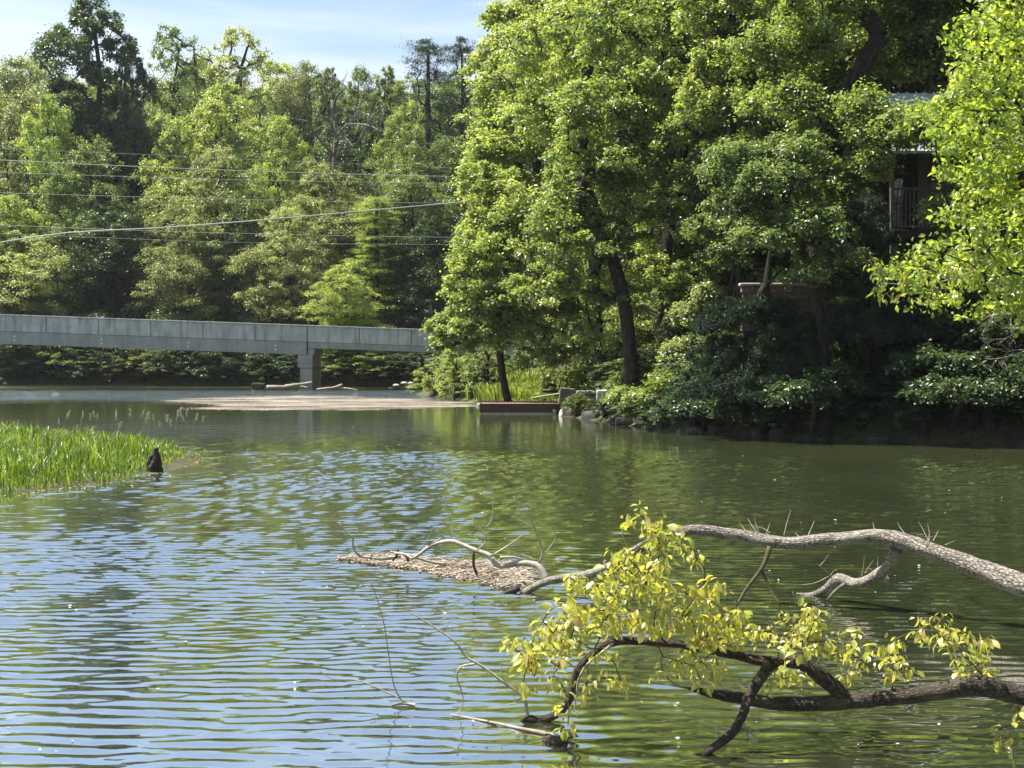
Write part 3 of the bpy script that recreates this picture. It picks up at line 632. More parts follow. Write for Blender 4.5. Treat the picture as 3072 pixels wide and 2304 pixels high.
hero('tree', 'airy pale green tree filling the canopy right of the left edge tree', [base_at(1800, 58), P(1790, 900, 58), P(1760, 600, 58), P(1750, 300, 58), P(1800, 100, 58)], 0.2,
     [LB(1590, 180, 58, 110, 120), LB(1580, 400, 58, 110, 120), LB(1730, 120, 57, 130, 110), LB(1880, 30, 57, 130, 100), LB(1990, 180, 56, 110, 110), LB(2090, 60, 56, 110, 100), LB(1600, 640, 57, 110, 90), LB(1660, 780, 56, 100, 80), LB(1480, 420, 59, 60, 90), LB(1560, 880, 57, 70, 60), LB(1700, 330, 57, 120, 100), LB(2100, 350, 54, 90, 110), LB(1990, 850, 52, 90, 80), LB(1800, -60, 58, 150, 80)],
     250, 160, 0.15, 'light', seed=43, rc=(0.45, 0.9))
hero('tree', 'bright topped tree filling the upper edge just left of the forked limbs', [base_at(2230, 48), P(2220, 800, 48), P(2200, 500, 48), P(2190, 200, 48), P(2200, 0, 48)], 0.16,
     [LB(2120, 60, 47.5, 90, 80), LB(2230, 20, 47.5, 100, 80), LB(2150, 200, 47, 90, 80), LB(2260, 180, 47, 80, 70), LB(2100, 330, 47, 80, 80), LB(2210, 330, 46.5, 90, 70), LB(2180, -80, 48, 140, 60), LB(2340, -20, 48, 90, 70), LB(2240, 470, 46, 80, 70)],
     190, 160, 0.13, 'light', seed=45, rc=(0.45, 0.95), flat=0.7)
hero('tree', 'leafy tree whose crown closes the gap above the cabin roof', [base_at(2880, 49.5), P(2880, 700, 49.5), P(2860, 400, 49), P(2800, 150, 48.5), P(2780, 0, 48)], 0.15,
     [LB(2720, 30, 47, 90, 60), LB(2830, 60, 47, 100, 70), LB(2750, 150, 47, 80, 50), LB(2870, 180, 47, 90, 50), LB(2940, 90, 47, 100, 80), LB(2780, -60, 48, 130, 60), LB(2950, -50, 48, 130, 80), LB(2640, 220, 46.5, 50, 40)],
     180, 160, 0.13, 'green', seed=46, rc=(0.45, 0.9), flat=0.7)
for i_, (x_, y_) in enumerate(((-4.3, 79), (-3.6, 77), (-2.9, 74), (-2.0, 71.5), (-3.4, 82), (-1.3, 69))):
    place(('shrub', 'shrub_b')[i_ % 2], x_, y_, gz(x_, y_) + 1.7 + 0.5 * (i_ % 3), 1.4, ('light', 'green')[i_ % 2], 'light leafy bush at the foot of the big trees behind the tall shore grass', 'bushes behind the shore grass', cat='shrub')
hero('tree', 'tall green tree rising through the middle of the right group', [base_at(2110, 54), P(1995, 1050, 54), P(1985, 850, 54), P(2030, 560, 54), P(2080, 250, 54)], 0.24,
     [LB(2050, 150, 54, 160, 130), LB(2180, 60, 54, 150, 130), LB(2020, 0, 54, 160, 120), LB(2150, 280, 53.5, 130, 110), LB(2060, 600, 53, 110, 90), LB(2180, 480, 53, 120, 100), LB(2200, 700, 53, 100, 90), LB(2080, 850, 53, 100, 80), LB(2000, 950, 53, 90, 70), LB(2250, -80, 54, 160, 110), LB(2140, 950, 54, 100, 70), LB(1950, -120, 55, 200, 100)],
     260, 180, 0.16, 'mid', seed=34, rc=(0.45, 0.9))
hero('tree', 'huge forked dark tree with bare limbs spreading above the cabin roof', [base_at(2470, 45), P(2460, 700, 45), P(2500, 450, 45), P(2550, 270, 45), P(2640, 110, 45)], 0.34,
     [LB(2400, 150, 44.5, 150, 90), LB(2450, 20, 45, 150, 90), LB(2600, -60, 45, 160, 90), LB(2760, 20, 45.5, 140, 90), LB(2720, 140, 46, 110, 60), LB(2340, 330, 44, 130, 80), LB(2380, 480, 43.5, 110, 70), LB(2560, 400, 43.5, 90, 60), LB(2300, 620, 43, 110, 60), LB(2480, 600, 43, 110, 50), LB(2850, -40, 46, 160, 90), LB(2900, 120, 47, 110, 80), LB(2300, 200, 45, 110, 80), LB(2560, 520, 43, 70, 40)],
     290, 170, 0.135, 'green', seed=35, rc=(0.5, 1.1), flat=0.75)
hero('tree', 'soft green tree whose leaves hide the lower roof and the left side of the cabin', [base_at(2930, 39.8), P(2925, 900, 39.8), P(2920, 650, 39.8), P(2900, 450, 39.8), P(2870, 350, 39.8)], 0.13,
     [LB(2760, 370, 39.5, 90, 45), LB(2880, 370, 39.5, 110, 60), LB(2640, 400, 39.5, 70, 50), LB(2590, 330, 40, 70, 50), LB(2980, 300, 39.5, 110, 60), LB(2840, 640, 39.3, 70, 40), LB(2950, 690, 39.3, 110, 60), LB(2620, 500, 39.5, 40, 70), LB(2700, 420, 39.5, 70, 30), LB(2770, 385, 39.0, 80, 40), LB(2850, 420, 39.0, 60, 35)],
     300, 170, 0.12, 'green', seed=41, rc=(0.45, 0.9), flat=0.75)
hero('tree', 'dark leaning tree overhanging the black rocks on the right bank', [base_at(2480, 40.6), P(2470, 1000, 40.4), P(2420, 800, 40.2), P(2360, 600, 40), P(2330, 450, 40)], 0.15,
     [LB(2320, 560, 40, 110, 60), LB(2440, 680, 39.6, 110, 55), LB(2300, 720, 39.8, 100, 50), LB(2220, 620, 40.5, 90, 50), LB(2520, 790, 39.3, 80, 45), LB(2420, 830, 39.3, 70, 40), LB(2200, 500, 41, 100, 60), LB(2400, 470, 40.5, 100, 60)],
     200, 170, 0.12, 'mid', seed=42, rc=(0.45, 0.9), flat=0.75)
hero('pine_tree', 'feathery dark pine in front of the brown block wall', [base_at(2300, 42), P(2290, 1000, 42), P(2300, 850, 42), P(2320, 700, 42)], 0.12,
     [LB(2180, 1080, 41.5, 110, 60), LB(2330, 1060, 41, 110, 70), LB(2250, 960, 41.5, 110, 60), LB(2160, 980, 41.5, 60, 60), LB(2360, 950, 41, 60, 50), LB(2140, 1170, 41, 90, 50), LB(2300, 1170, 40.8, 130, 50)],
     230, 230, 0.15, 'pined', seed=36, mat='needle', aspect=0.10, upw=0.2, spread=1.5, rc=(0.3, 0.55), flat=0.8)
hero('pine_tree', 'dark pine standing between the block wall and the cabin porch', [base_at(2600, 41), P(2600, 950, 41), P(2590, 780, 41), P(2600, 600, 41)], 0.14,
     [LB(2560, 720, 41, 110, 70), LB(2640, 860, 40.5, 140, 70), LB(2520, 870, 40.7, 90, 70), LB(2580, 1000, 40.5, 150, 70), LB(2720, 980, 40.5, 110, 60), LB(2480, 1000, 41, 60, 60), LB(2600, 640, 41.3, 60, 50)],
     260, 230, 0.15, 'pined', seed=37, mat='needle', aspect=0.10, upw=0.2, spread=1.5, rc=(0.3, 0.55), flat=0.8)
UN = [  # understory of the right bank
 ('low dark shrub hanging over the black rock ledge', 2420, 39.5, [LB(2400, 1190, 39.5, 110, 55), LB(2500, 1150, 39.5, 90, 60)], 'dark'),
 ('broad dark shrub with drooping sprays over the shaded water on the right', 2850, 39.5, [LB(2830, 1180, 38, 120, 55), LB(2900, 1110, 38.5, 110, 50), LB(2760, 1100, 39, 100, 60), LB(2960, 1180, 37.5, 80, 50)], 'dark'),
 ('dark leafy thicket filling the bank at the right edge', 3000, 39, [LB(3020, 1020, 38.5, 130, 90), LB(3080, 1150, 37.5, 120, 90), LB(2960, 930, 39.5, 110, 70), LB(3150, 950, 38, 140, 130)], 'dark'),
 ('shaded green bush below the porch railing', 2760, 42, [LB(2700, 820, 41.5, 90, 60), LB(2800, 850, 41.5, 110, 70), LB(2880, 800, 42, 100, 70), LB(2760, 950, 41, 110, 60)], 'mid'),
 ('silvery leaved bush under the big dark stemmed tree', 2120, 47, [LB(2130, 900, 46, 60, 50), LB(2080, 960, 46.5, 80, 50), LB(2120, 1040, 46, 80, 50), LB(2040, 1060, 46.5, 70, 40)], 'grey'),
 ('bright leafy bush spilling over the rocks beside the dock', 1960, 46.5, [LB(1950, 1200, 45.5, 80, 30), LB(2040, 1150, 45, 90, 40), LB(1870, 1190, 47, 60, 25), LB(2110, 1100, 45, 70, 40)], 'green'),
 ('dark bush behind the lower rocks of the right bank', 2200, 43.5, [LB(2200, 1230, 42.3, 100, 35), LB(2100, 1230, 43, 70, 30), LB(2300, 1240, 41.3, 80, 30)], 'dark'),
 ('leafy shrub left of the block wall', 2150, 46, [LB(2180, 780, 45.5, 70, 70), LB(2130, 700, 46, 80, 60), LB(2240, 720, 45.5, 70, 60)], 'mid'),
]
for i_, (l, px, Y, lb, c) in enumerate(UN):
    b_ = base_at(px, Y, -0.2); top = (np.array(lb[0][:3]) + np.array(lb[-1][:3])) / 2
    nn = 62 * len(lb)
    hero('shrub', l, [b_, (np.array(b_) * 0.5 + top * 0.5), top], 0.07, lb, nn, 80, 0.12, c, seed=50 + i_, rc=(0.25, 0.55), flat=0.7, cat='shrub', rt=0.01, upw=1.0, group='shrubs of the right bank')
shp = np.array([(5.0, 44.9), (6.8, 42.7), (8.8, 41.0), (11, 39.9), (13.5, 38.4), (16, 37.4), (19, 36), (22, 34.4)])  # waterline bushes: dark leaf colours stand in for the shade on this bank
for i_ in range(20):
    q_ = i_ / 19 * 7; x = np.interp(q_, range(8), shp[:, 0]) + 0.25 * math.sin(i_ * 2.7); Y = np.interp(q_, range(8), shp[:, 1]) + 0.35 + 0.35 * math.sin(i_ * 4.1)
    place(('shrub_b', 'shrub')[i_ % 2], x, Y, 1.5 + 0.7 * ((i_ * 0.618) % 1) + 0.04 * i_, 1.2 + 0.25 * (i_ % 3), ('dark', 'pine', 'dark')[i_ % 3], 'dark bush hanging over the black waterline of the right bank', 'bushes hanging over the right waterline', cat='shrub')
for i_ in range(58):
    px = 1990 + (i_ * 67) % 1250 + 20 * math.sin(i_ * 5.3); Y = 41.0 + 3.5 * ((i_ * 0.618) % 1) + max(0, (2400 - px)) / 130
    if i_ >= 38: px = 1780 + (i_ * 53) % 520; Y = 50 + 11 * ((i_ * 0.618) % 1)
    x = (px - 1536) / FOC * Y; g_ = gz(x, Y)
    if g_ < 0.2: continue
    if 2180 < px < 2500 and Y < 44: continue
    place(('shrub', 'shrub_b')[i_ % 2], x, Y, g_ + 1.5 + 0.9 * ((i_ * 0.37) % 1), 1.15, ('dark', 'mid', 'dark', 'green')[i_ % 4], 'low bush of the tangled undergrowth on the shaded right bank', 'undergrowth bushes of the right bank', cat='shrub')
fplace('full', 2230, -260, 59, 420, 'light', 'light green tree filling the canopy left of the forked tree')
fplace('round_b', 2000, -330, 61, 430, 'green', 'green crown at the top edge between the tall tree and its left neighbour', base=3.0)
fplace('full', 1790, -200, 64, 400, 'light', 'pale green tree behind the big dark stemmed tree')
fplace('fine', 2420, 120, 52, 330, 'mid', 'green tree whose crown shows behind the forked dark limbs')
fplace('full', 1960, 520, 56, 300, 'light', 'smaller leafy tree behind the slender stem near the block wall')
# trees on the slope behind
for i_ in range(26):
    px = 1560 + (i_ % 13) * 150 + 40 * math.sin(i_ * 3.1); Y = (62, 76)[i_ // 13] + 5 * math.sin(i_ * 1.3); 
    if px < 1900: px += 420
    place(('round_a', 'full', 'round_b', 'fine')[i_ % 4], (px - 1536) / FOC * Y, Y, EYE + ((1900 if px < 2300 else 1650) + 150 * math.sin(i_)) / FOC * Y, 4.8, ('light', 'green', 'mid')[i_ % 3],
          'tree of the shaded slope seen through gaps in the big right group', 'trees of the slope behind the right bank')
for i_ in range(7):
    px = 2550 + i_ * 110; Y = 50 + 3 * math.sin(i_ * 2)
    place(('round_b', 'full')[i_ % 2], (px - 1536) / FOC * Y, Y, EYE + (1700 + 60 * math.sin(i_)) / FOC * Y, 4.0, ('green', 'light')[i_ % 2], 'green tree of the slope directly behind the cabin', 'trees behind the cabin')
for i_, (x_, y_) in enumerate(((17.5, 44), (21, 41), (25, 38), (30, 33), (32, 24), (26, 14), (-58, 112), (-66, 113), (-52, 111))):
    place(('full', 'round_b')[i_ % 2], x_, y_, 17 + gz(x_, y_), 4.8, ('mid', 'green')[i_ % 2], 'shoreline tree beside the frame edge', 'trees beyond the frame edges')

# ------------------------------------------------------------------ dead tree with pale limbs on the far hill
def bare(T, p, d, L, r, depth, up=0.12, seed=None, spread=0.55, nk=3):
    n = 5; pts = [np.array(p, float)]; d = np.array(d, float); d /= np.linalg.norm(d)
    for i in range(n):
        d = d + RNG.normal(size=3) * 0.16 + np.array((0, 0, up)) * 0.5; d /= np.linalg.norm(d); pts.append(pts[-1] + d * L / n)
    pp, tt = catmull(pts, L / 10); T.add(pp, r * (1 - 0.75 * tt), 5, cap=False)
    if depth > 0:
        for k in range(nk):
            f = 0.35 + 0.6 * (k + RNG.random()) / nk; q = pts[min(n, int(f * n))]
            dd = d + RNG.normal(size=3) * spread; bare(T, q, dd, L * RNG.uniform(0.45, 0.7), r * 0.5, depth - 1, up, None, spread, nk)
RNG = np.random.default_rng(77)
x_ = (1005 - 1536) / FOC * 115; b_ = np.array((x_, 115, gz(x_, 115) - 0.3)); dt = thing('dead_tree', 'leafless tree with pale crooked limbs on the wooded hill', 'dead tree', b_)
T = Tubes()
def DP(px, py, dy=0): return P(px, py, 114 + dy) - b_
T.add(catmull([(0, 0, 0), DP(1000, 600), DP(1003, 480), DP(1008, 380), DP(995, 300)], 0.8)[0], np.linspace(0.34, 0.12, len(catmull([(0, 0, 0), DP(1000, 600), DP(1003, 480), DP(1008, 380), DP(995, 300)], 0.8)[0])), 8)
for pth in ([(1004, 400), (985, 360), (945, 345)], [(1010, 410), (1035, 380), (1060, 372), (1110, 378), (1135, 390)], [(1006, 430), (1030, 410), (1060, 440)], [(1010, 450), (1070, 430), (1110, 360), (1150, 320)],
            [(1000, 330), (1010, 290), (1040, 260)], [(1005, 470), (960, 420), (930, 380), (905, 300)], [(1000, 350), (975, 300), (960, 260)]):
    pp, tt = catmull([DP(a, b, -1.5 * i) for i, (a, b) in enumerate(pth)], 0.5); T.add(pp, 0.13 * (1 - 0.7 * tt), 6, cap=False)
    for k in (0.4, 0.6, 0.8, 1.0): q = pp[int(k * (len(pp) - 1))]; bare(T, q, (RNG.normal(), RNG.normal() * 0.3, 0.7), 2.2, 0.045, 1, nk=3)
obj('trunk', T.mesh('trunk'), M['bark_dead'], dt)

# ------------------------------------------------------------------ bridge
BY = 92.0; BW = 4.4
def bz(x): return 4.95 - 0.0352 * (x + 33.6)
br = thing('bridge', 'long low concrete bridge crossing the far end of the lake', 'bridge', (-13.2, BY, 0))
bo = np.array((-13.2, BY, 0))
def slab(name, x0, x1, y0, y1, zt, zb, mat, bevel=0.015, label=None):
    import bmesh
    v = []
    for x in (x0, x1):
        for y in (y0, y1):
            for z in (zt if zb is None else zb, zt):
                v.append((x - bo[0], y - bo[1], bz(x) + z))
    f = [(0, 1, 3, 2), (4, 6, 7, 5), (0, 4, 5, 1), (2, 3, 7, 6), (0, 2, 6, 4), (1, 5, 7, 3)]
    me = mesh_np(name, v, faces=f)
    if bevel:
        bm = bmesh.new(); bm.from_mesh(me); bmesh.ops.bevel(bm, geom=bm.edges[:], offset=bevel, segments=1, affect='EDGES'); bm.to_mesh(me); bm.free()
    return obj(name, me, mat, br, label=label)
PJ = [(-580 - 0) + 155 * 0, ]
joints = [-13.45 + 3.43 * k for k in range(-11, 5)]
for side, (ya, yb) in enumerate(((BY, BY + 0.22), (BY + BW - 0.22, BY + BW))):
    for a_, b2 in zip(joints[:-1], joints[1:]):
        slab('parapet_panel', a_ + 0.04, b2 - 0.04, ya, yb, -0.09, -1.1, M['conc_light'])
        slab('coping', a_ + 0.006, b2 - 0.006, ya - 0.05, yb + 0.05, 0.0, -0.088, M['conc_light'], 0.01)
    slab('backing', joints[0], joints[-1], ya + 0.06 if side == 0 else ya, yb if side == 0 else yb - 0.06, -0.1, -1.12, M['conc_pier'], 0)
for xa, xb, dp in ((joints[0], -13.5, 1.95), (-13.4, joints[-1], 1.52)):
    for ya in (BY + 0.04, BY + BW - 0.5):
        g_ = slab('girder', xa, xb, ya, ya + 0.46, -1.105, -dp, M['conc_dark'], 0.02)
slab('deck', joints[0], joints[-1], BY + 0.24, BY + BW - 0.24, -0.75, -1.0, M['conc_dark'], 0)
pl = mesh_np('bolt_plate', *[np.array([(0.075 * math.cos(a * math.pi / 4), y, 0.075 * math.sin(a * math.pi / 4)) for y in (0, -0.03) for a in range(8)])], faces=[tuple(range(8, 16))] + [(a, (a + 1) % 8, (a + 1) % 8 + 8, a + 8) for a in range(8)])
for k in range(-3, 4):
    x_ = -13.45 - 2.1 - 5.72 * k
    if x_ < -13.6:
        for dz in (-1.42, -1.68): obj('bolt_plate', pl, M['steel'], br, loc=(x_ - bo[0], 0.04, bz(x_) + dz))
# pier
def pbox(name, x0, x1, y0, y1, z0, z1, mat): return obj(name, box_mesh(name, x0 - bo[0], x1 - bo[0], y0 - bo[1], y1 - bo[1], z0, z1, bevel=0.03), mat, br)
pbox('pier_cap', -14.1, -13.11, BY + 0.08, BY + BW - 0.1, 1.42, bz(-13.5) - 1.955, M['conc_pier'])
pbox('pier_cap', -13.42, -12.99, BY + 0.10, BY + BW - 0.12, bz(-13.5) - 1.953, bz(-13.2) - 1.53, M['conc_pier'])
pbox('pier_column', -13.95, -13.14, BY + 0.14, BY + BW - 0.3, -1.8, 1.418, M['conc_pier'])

# ------------------------------------------------------------------ power lines
def wire(pts, Y, r, label, Yb=None):
    Ys = np.linspace(Y, Yb or Y, len(pts)); w_ = [P(a, b, y) for (a, b), y in zip(pts, Ys)]
    pp, tt = catmull(w_, 1.5); b0 = pp[0].copy(); T = Tubes(); T.add(pp - b0, r, 6)
    o_ = obj('power_line', T.mesh('power_line'), M['wire'], loc=b0); return tag(o_, label, 'power line', 'power lines over the lake')
wire([(-700, 415), (-300, 432), (0, 445), (400, 462), (800, 480), (1200, 497), (1700, 520)], 88, 0.009, 'topmost very thin wire of the set over the lake')
wire([(-700, 445), (-300, 463), (0, 480), (400, 499), (800, 515), (1200, 526), (1800, 540)], 86, 0.021, 'brightest wire running second from the top')
wire([(-700, 490), (-300, 505), (0, 517), (400, 530), (800, 541), (1200, 548), (1800, 553)], 87, 0.012, 'thin wire just below the brightest wire')
wire([(-700, 552), (-300, 566), (0, 578), (400, 590), (800, 600), (1200, 608), (1800, 614)], 87, 0.012, 'thin wire running just above the heavy sagging cable')
wire([(-700, 650), (-300, 664), (0, 675), (400, 691), (800, 702), (1200, 710), (1800, 716)], 85, 0.012, 'thin wire that crosses the heavy sagging cable')
wire([(-300, 690), (0, 700), (260, 711), (700, 727), (1200, 733), (1700, 736)], 85, 0.008, 'lowest and faintest wire over the bridge')
wire([(-700, 830), (-300, 770), (0, 727), (200, 698), (450, 685), (700, 667), (1000, 641), (1390, 606), (1620, 586), (1720, 577), (2100, 545)], 68, 0.027, 'heavy cable sagging low at the left and rising to the big trees', 66.6)

# ------------------------------------------------------------------ dock, rocks and shore things
dk = thing('floating_dock', 'small reddish wooden dock floating by the shore lawn', 'dock', (0.3, 58.6, 0))
for k in range(20): obj('plank', box_mesh('plank', -1.55 + k * 0.155, -1.41 + k * 0.155, -1.6, 1.7, 0.37, 0.41, bevel=0.004) if k == 0 else bpy.data.meshes['plank'], M['wood_dock'], dk, loc=(k * 0.155 if k else 0, 0, 0))
obj('fascia', box_mesh('fascia', -1.58, 1.58, -1.65, -1.60, 0.06, 0.42, bevel=0.006), M['wood_fascia'], dk)
for s_ in (-1.6, 1.58): obj('fascia', box_mesh('fascia', s_, s_ + 0.04, -1.65, 1.7, 0.06, 0.42, bevel=0.006), M['wood_fascia'], dk)
obj('float', box_mesh('float', -1.5, 1.5, -1.58, 1.6, -0.2, 0.06, bevel=0.01), M['white_foam'], dk)
obj('bumper', box_mesh('bumper', -1.72, -1.605, -1.7, -1.45, 0.2, 0.42, bevel=0.02), M['white_foam'], dk)

def rock(name, label, loc, dims, mat='rock', seed=0, parent=None, cat='rock', group=None, rot=(0, 0, 0), flat=0.0):
    import bmesh
    bm = bmesh.new(); bmesh.ops.create_icosphere(bm, subdivisions=2 if name == 'stone' else 3, radius=1)
    for v in bm.verts:
        p = v.co.copy(); q = p + Vector((seed * 7.1, seed * 3.3, 1))
        cell = mnoise.voronoi(q * 1.6)[0][0]
        v.co = p * (1 + 0.38 * mnoise.noise(q * 0.9) + 0.25 * (cell - 0.3) + 0.06 * mnoise.noise(q * 5))
        for a in range(3): 
            lim = 0.72 - 0.1 * a
            if abs(v.co[a]) > lim: v.co[a] = math.copysign(lim + (abs(v.co[a]) - lim) * 0.25, v.co[a])
        v.co.x *= dims[0]; v.co.y *= dims[1]; v.co.z *= dims[2]
    me = bpy.data.meshes.new(name); bm.to_mesh(me); bm.free()
    o_ = obj(name, me, M[mat], parent, loc=loc, rot=rot)
    return tag(o_, label, cat, group) if parent is None else o_
def wloc(px, py, dz=0.0, dY=0.0): p = W(px, py); return (p[0], p[1] + dY, dz)
rock('concrete_slab', 'grey leaning slab standing on the shore right of the dock', P(1700, 1185, 54.5), (0.32, 0.1, 0.36), 'conc_pier', 1, cat='slab', rot=(0, 0.15, 0.2)) if False else None
o_ = obj('concrete_slab', box_mesh('concrete_slab', -0.3, 0.3, -0.06, 0.06, -0.35, 0.32, bevel=0.03), M['rock'], loc=P(1700, 1188, 54.8), rot=(0.15, 0.12, 0.2)); tag(o_, 'grey concrete slab leaning on the shore right of the dock', 'slab')
rock('concrete_block', 'pale broken block of concrete at the waterline against the dock', P(1702, 1240, 55.0), (0.36, 0.34, 0.32), 'cap', 4, cat='block', rot=(0, 0.1, 0.3))
o_ = obj('plank', box_mesh('gangway', -0.9, 0.9, -0.25, 0.25, -0.03, 0.03, bevel=0.005), M['cap'], loc=P(1655, 1185, 62.5), rot=(0, -0.16, 0)); o_.name = 'gangway'; tag(o_, 'pale plank ramp leading up behind the dock', 'ramp')
for px, py, d, l in ((1855, 1262, (0.75, 0.5, 0.38), 'large angular grey rock at the waterline right of the dock'), (1765, 1250, (0.45, 0.4, 0.2), 'low pale rock between the concrete block and the large grey rock'),
                     (1950, 1278, (0.7, 0.6, 0.3), 'flat rock just right of the large grey rock'), (2080, 1292, (0.9, 0.6, 0.36), 'wide rock under the bright bush of the bank'),
                     (2230, 1300, (1.1, 0.7, 0.4), 'long dark rock ledge left of the pine'), (2400, 1308, (1.1, 0.7, 0.42), 'black rock ledge below the pine'),
                     (2560, 1312, (1.2, 0.8, 0.75), 'tall undercut dark rock in the deepest shade'), (2780, 1318, (1.4, 0.8, 0.7), 'wide dark rock under the drooping shrub'),
                     (2990, 1325, (1.3, 0.8, 0.7), 'dark rock at the right edge of the bank')):
    p = W(px, py); rock('rock', l, (p[0], p[1] + 0.3, 0.1), d, 'rock', px * 0.013, group='rocks along the right bank')
for px, py, Y, d, l, mt in ((1806, 1188, 51.5, (0.26, 0.25, 0.36), 'round topped pale boulder standing among the leaves by the big stem', 'pale_rock'), (2015, 1245, 46, (0.3, 0.3, 0.2), 'small grey rock half hidden in the bank leaves', 'rock')):
    rock('boulder', l, P(px, py, Y), d, mt, px * 0.017)
sh = thing('stone_terrace', 'low brownish stone terrace behind the leaning slab', 'terrace', (3.6, 54.6, gz(3.6, 54.6)))
for r_ in range(3):
    for k in range(4):
        rock('stone', '', (-0.9 + k * 0.38 + 0.18 * (r_ % 2), 0.05 * math.sin(k * 3), 0.1 + r_ * 0.22), (0.26, 0.2, 0.15), 'stone', k + r_ * 7.3, parent=sh)

for i_, (x_, y_, h_) in enumerate(((2.35, 57.3, 0.6), (2.5, 54.0, 0.8), (3.4, 51.4, 0.7), (4.2, 48.7, 0.9), (4.5, 47.3, 0.8), (5.0, 45.8, 1.0))):
    place(('shrub_b', 'shrub')[i_ % 2], x_, y_, h_ + 0.15, 0.65, ('green', 'mid', 'dark')[i_ % 3], 'leafy brush overhanging the rocks between the dock and the big rock ledge', 'brush over the shore rocks', cat='shrub')
RNG = np.random.default_rng(61)
for i_ in range(30):
    q_ = i_ / 29 * 8; lx = np.interp(q_, range(9), (2.0, 2.1, 3.4, 5.0, 6.9, 8.8, 11.2, 13.5, 17.5)); ly = np.interp(q_, range(9), (57.5, 55, 50.5, 44.5, 42.5, 40.6, 39.3, 38, 36))
    s_ = RNG.uniform(0.12, 0.4)
    if i_ % 4 == 3: continue
    ly += RNG.uniform(0, 0.8); lx += RNG.uniform(-0.3, 0.5)
    rock('rock', 'irregular dark rock of the broken waterline along the right bank', (lx + RNG.normal() * 0.12, ly + RNG.normal() * 0.1 - 0.05, RNG.uniform(-0.02, 0.12)), (s_ * 1.3, s_, s_ * RNG.uniform(0.5, 0.9)), 'dark_rock', 20 + i_ * 1.7, group='small rocks of the right waterline', rot=(0, 0, RNG.uniform(0, 3)))
# stump standing out of the grass edge
p = W(463, 1418); st = thing('stump', 'charred black broken stump at the edge of the grass spit', 'stump', (p[0], p[1], -0.05))
T = Tubes(); RNG = np.random.default_rng(5)
for dx, dy, h, r in ((0.02, 0, 0.58, 0.085), (-0.1, 0.02, 0.42, 0.07), (0.09, 0.03, 0.44, 0.06), (-0.03, -0.05, 0.3, 0.09), (0.05, 0.06, 0.5, 0.05)):
    pp, tt = catmull([(dx * 1.3, dy, 0), (dx, dy, h * 0.5), (dx * 0.8 + 0.02, dy, h)], 0.03); T.add(pp, r * (1 - 0.55 * tt ** 2), 12, bump=0.55, freq=14, seed=dx * 50)
obj('trunk', T.mesh('trunk'), M['wet_wood'], st)
# driftwood by the pier
def log(name, pts, r0, r1, label, mat='deadwood', cat='log', group=None, sides=9, bump=0.2, step=0.15):
    pp, tt = catmull(pts, step); b0 = np.array(pp[0]); T = Tubes(); T.add(pp - b0, r0 + (r1 - r0) * tt, sides, bump=bump, freq=4); o_ = obj(name, T.mesh(name), M[mat], loc=b0); return tag(o_, label, cat, group)
GL = 'driftwood in front of the bridge pier'
log('driftwood_log', [P(800, 1162, 90), P(850, 1161, 90), P(900, 1160, 90), P(925, 1165, 90)], 0.14, 0.07, 'pale driftwood log lying flat left of the pier', group=GL)
log('driftwood_log', [P(855, 1160, 89.5), P(895, 1154, 89.5), P(937, 1148, 89.5)], 0.13, 0.08, 'pale driftwood log raised at one end in front of the pier', group=GL)
log('driftwood_log', [P(950, 1168, 89), P(1000, 1163, 89), P(1027, 1155, 89)], 0.06, 0.10, 'forked pale driftwood tip right of the pier', group=GL)
log('driftwood_log', [P(1022, 1165, 89), P(1050, 1167, 89), P(1075, 1172, 89)], 0.09, 0.04, 'thin driftwood piece furthest right of the pier', group=GL)
rock('brush_pile', 'dark tangled brush mound left of the driftwood', P(775, 1158, 91), (0.55, 0.4, 0.32), 'soil', 3, cat='brush')
log('driftwood_log', [P(1165, 1166, 91), P(1200, 1165, 91), P(1245, 1166, 91)], 0.08, 0.07, 'low log carrying small turtles near the right bank', mat='wet_wood')
def turtle(px, py, Y, l, s=1.0):
    import bmesh
    t_ = thing('turtle', l, 'turtle', P(px, py, Y), 0, 'pale backed turtles on the log')
    bm = bmesh.new(); bmesh.ops.create_uvsphere(bm, u_segments=14, v_segments=8, radius=1)
    for v in bm.verts: v.co = Vector((v.co.x * 0.2 * s, v.co.y * 0.14 * s, (v.co.z * 0.11 if v.co.z > 0 else v.co.z * 0.04) * s))
    me = bpy.data.meshes.new('shell'); bm.to_mesh(me); bm.free(); obj('shell', me, M['pale_rock'], t_)
    T = Tubes(); T.add(catmull([(0.15 * s, 0, 0.01), (0.22 * s, 0, 0.05 * s), (0.28 * s, 0, 0.08 * s)], 0.03)[0], 0.035 * s, 6); obj('head', T.mesh('head'), M['wet_wood'], t_)
for a in ((1188, 1157, 91, 'turtle at the left end of the log'), (1212, 1150, 91, 'turtle raised on the middle of the log'), (1231, 1151, 91.2, 'turtle on the right end of the log')): turtle(*a, s=1.1)
for px, py, l in ((14, 1149, 'small white stone at the far left waterline'), (760, 1162, 'small white stone left of the brush mound')):
    rock('stone', l, P(px, py, 96), (0.14, 0.12, 0.09), 'white_foam', px, cat='stone')

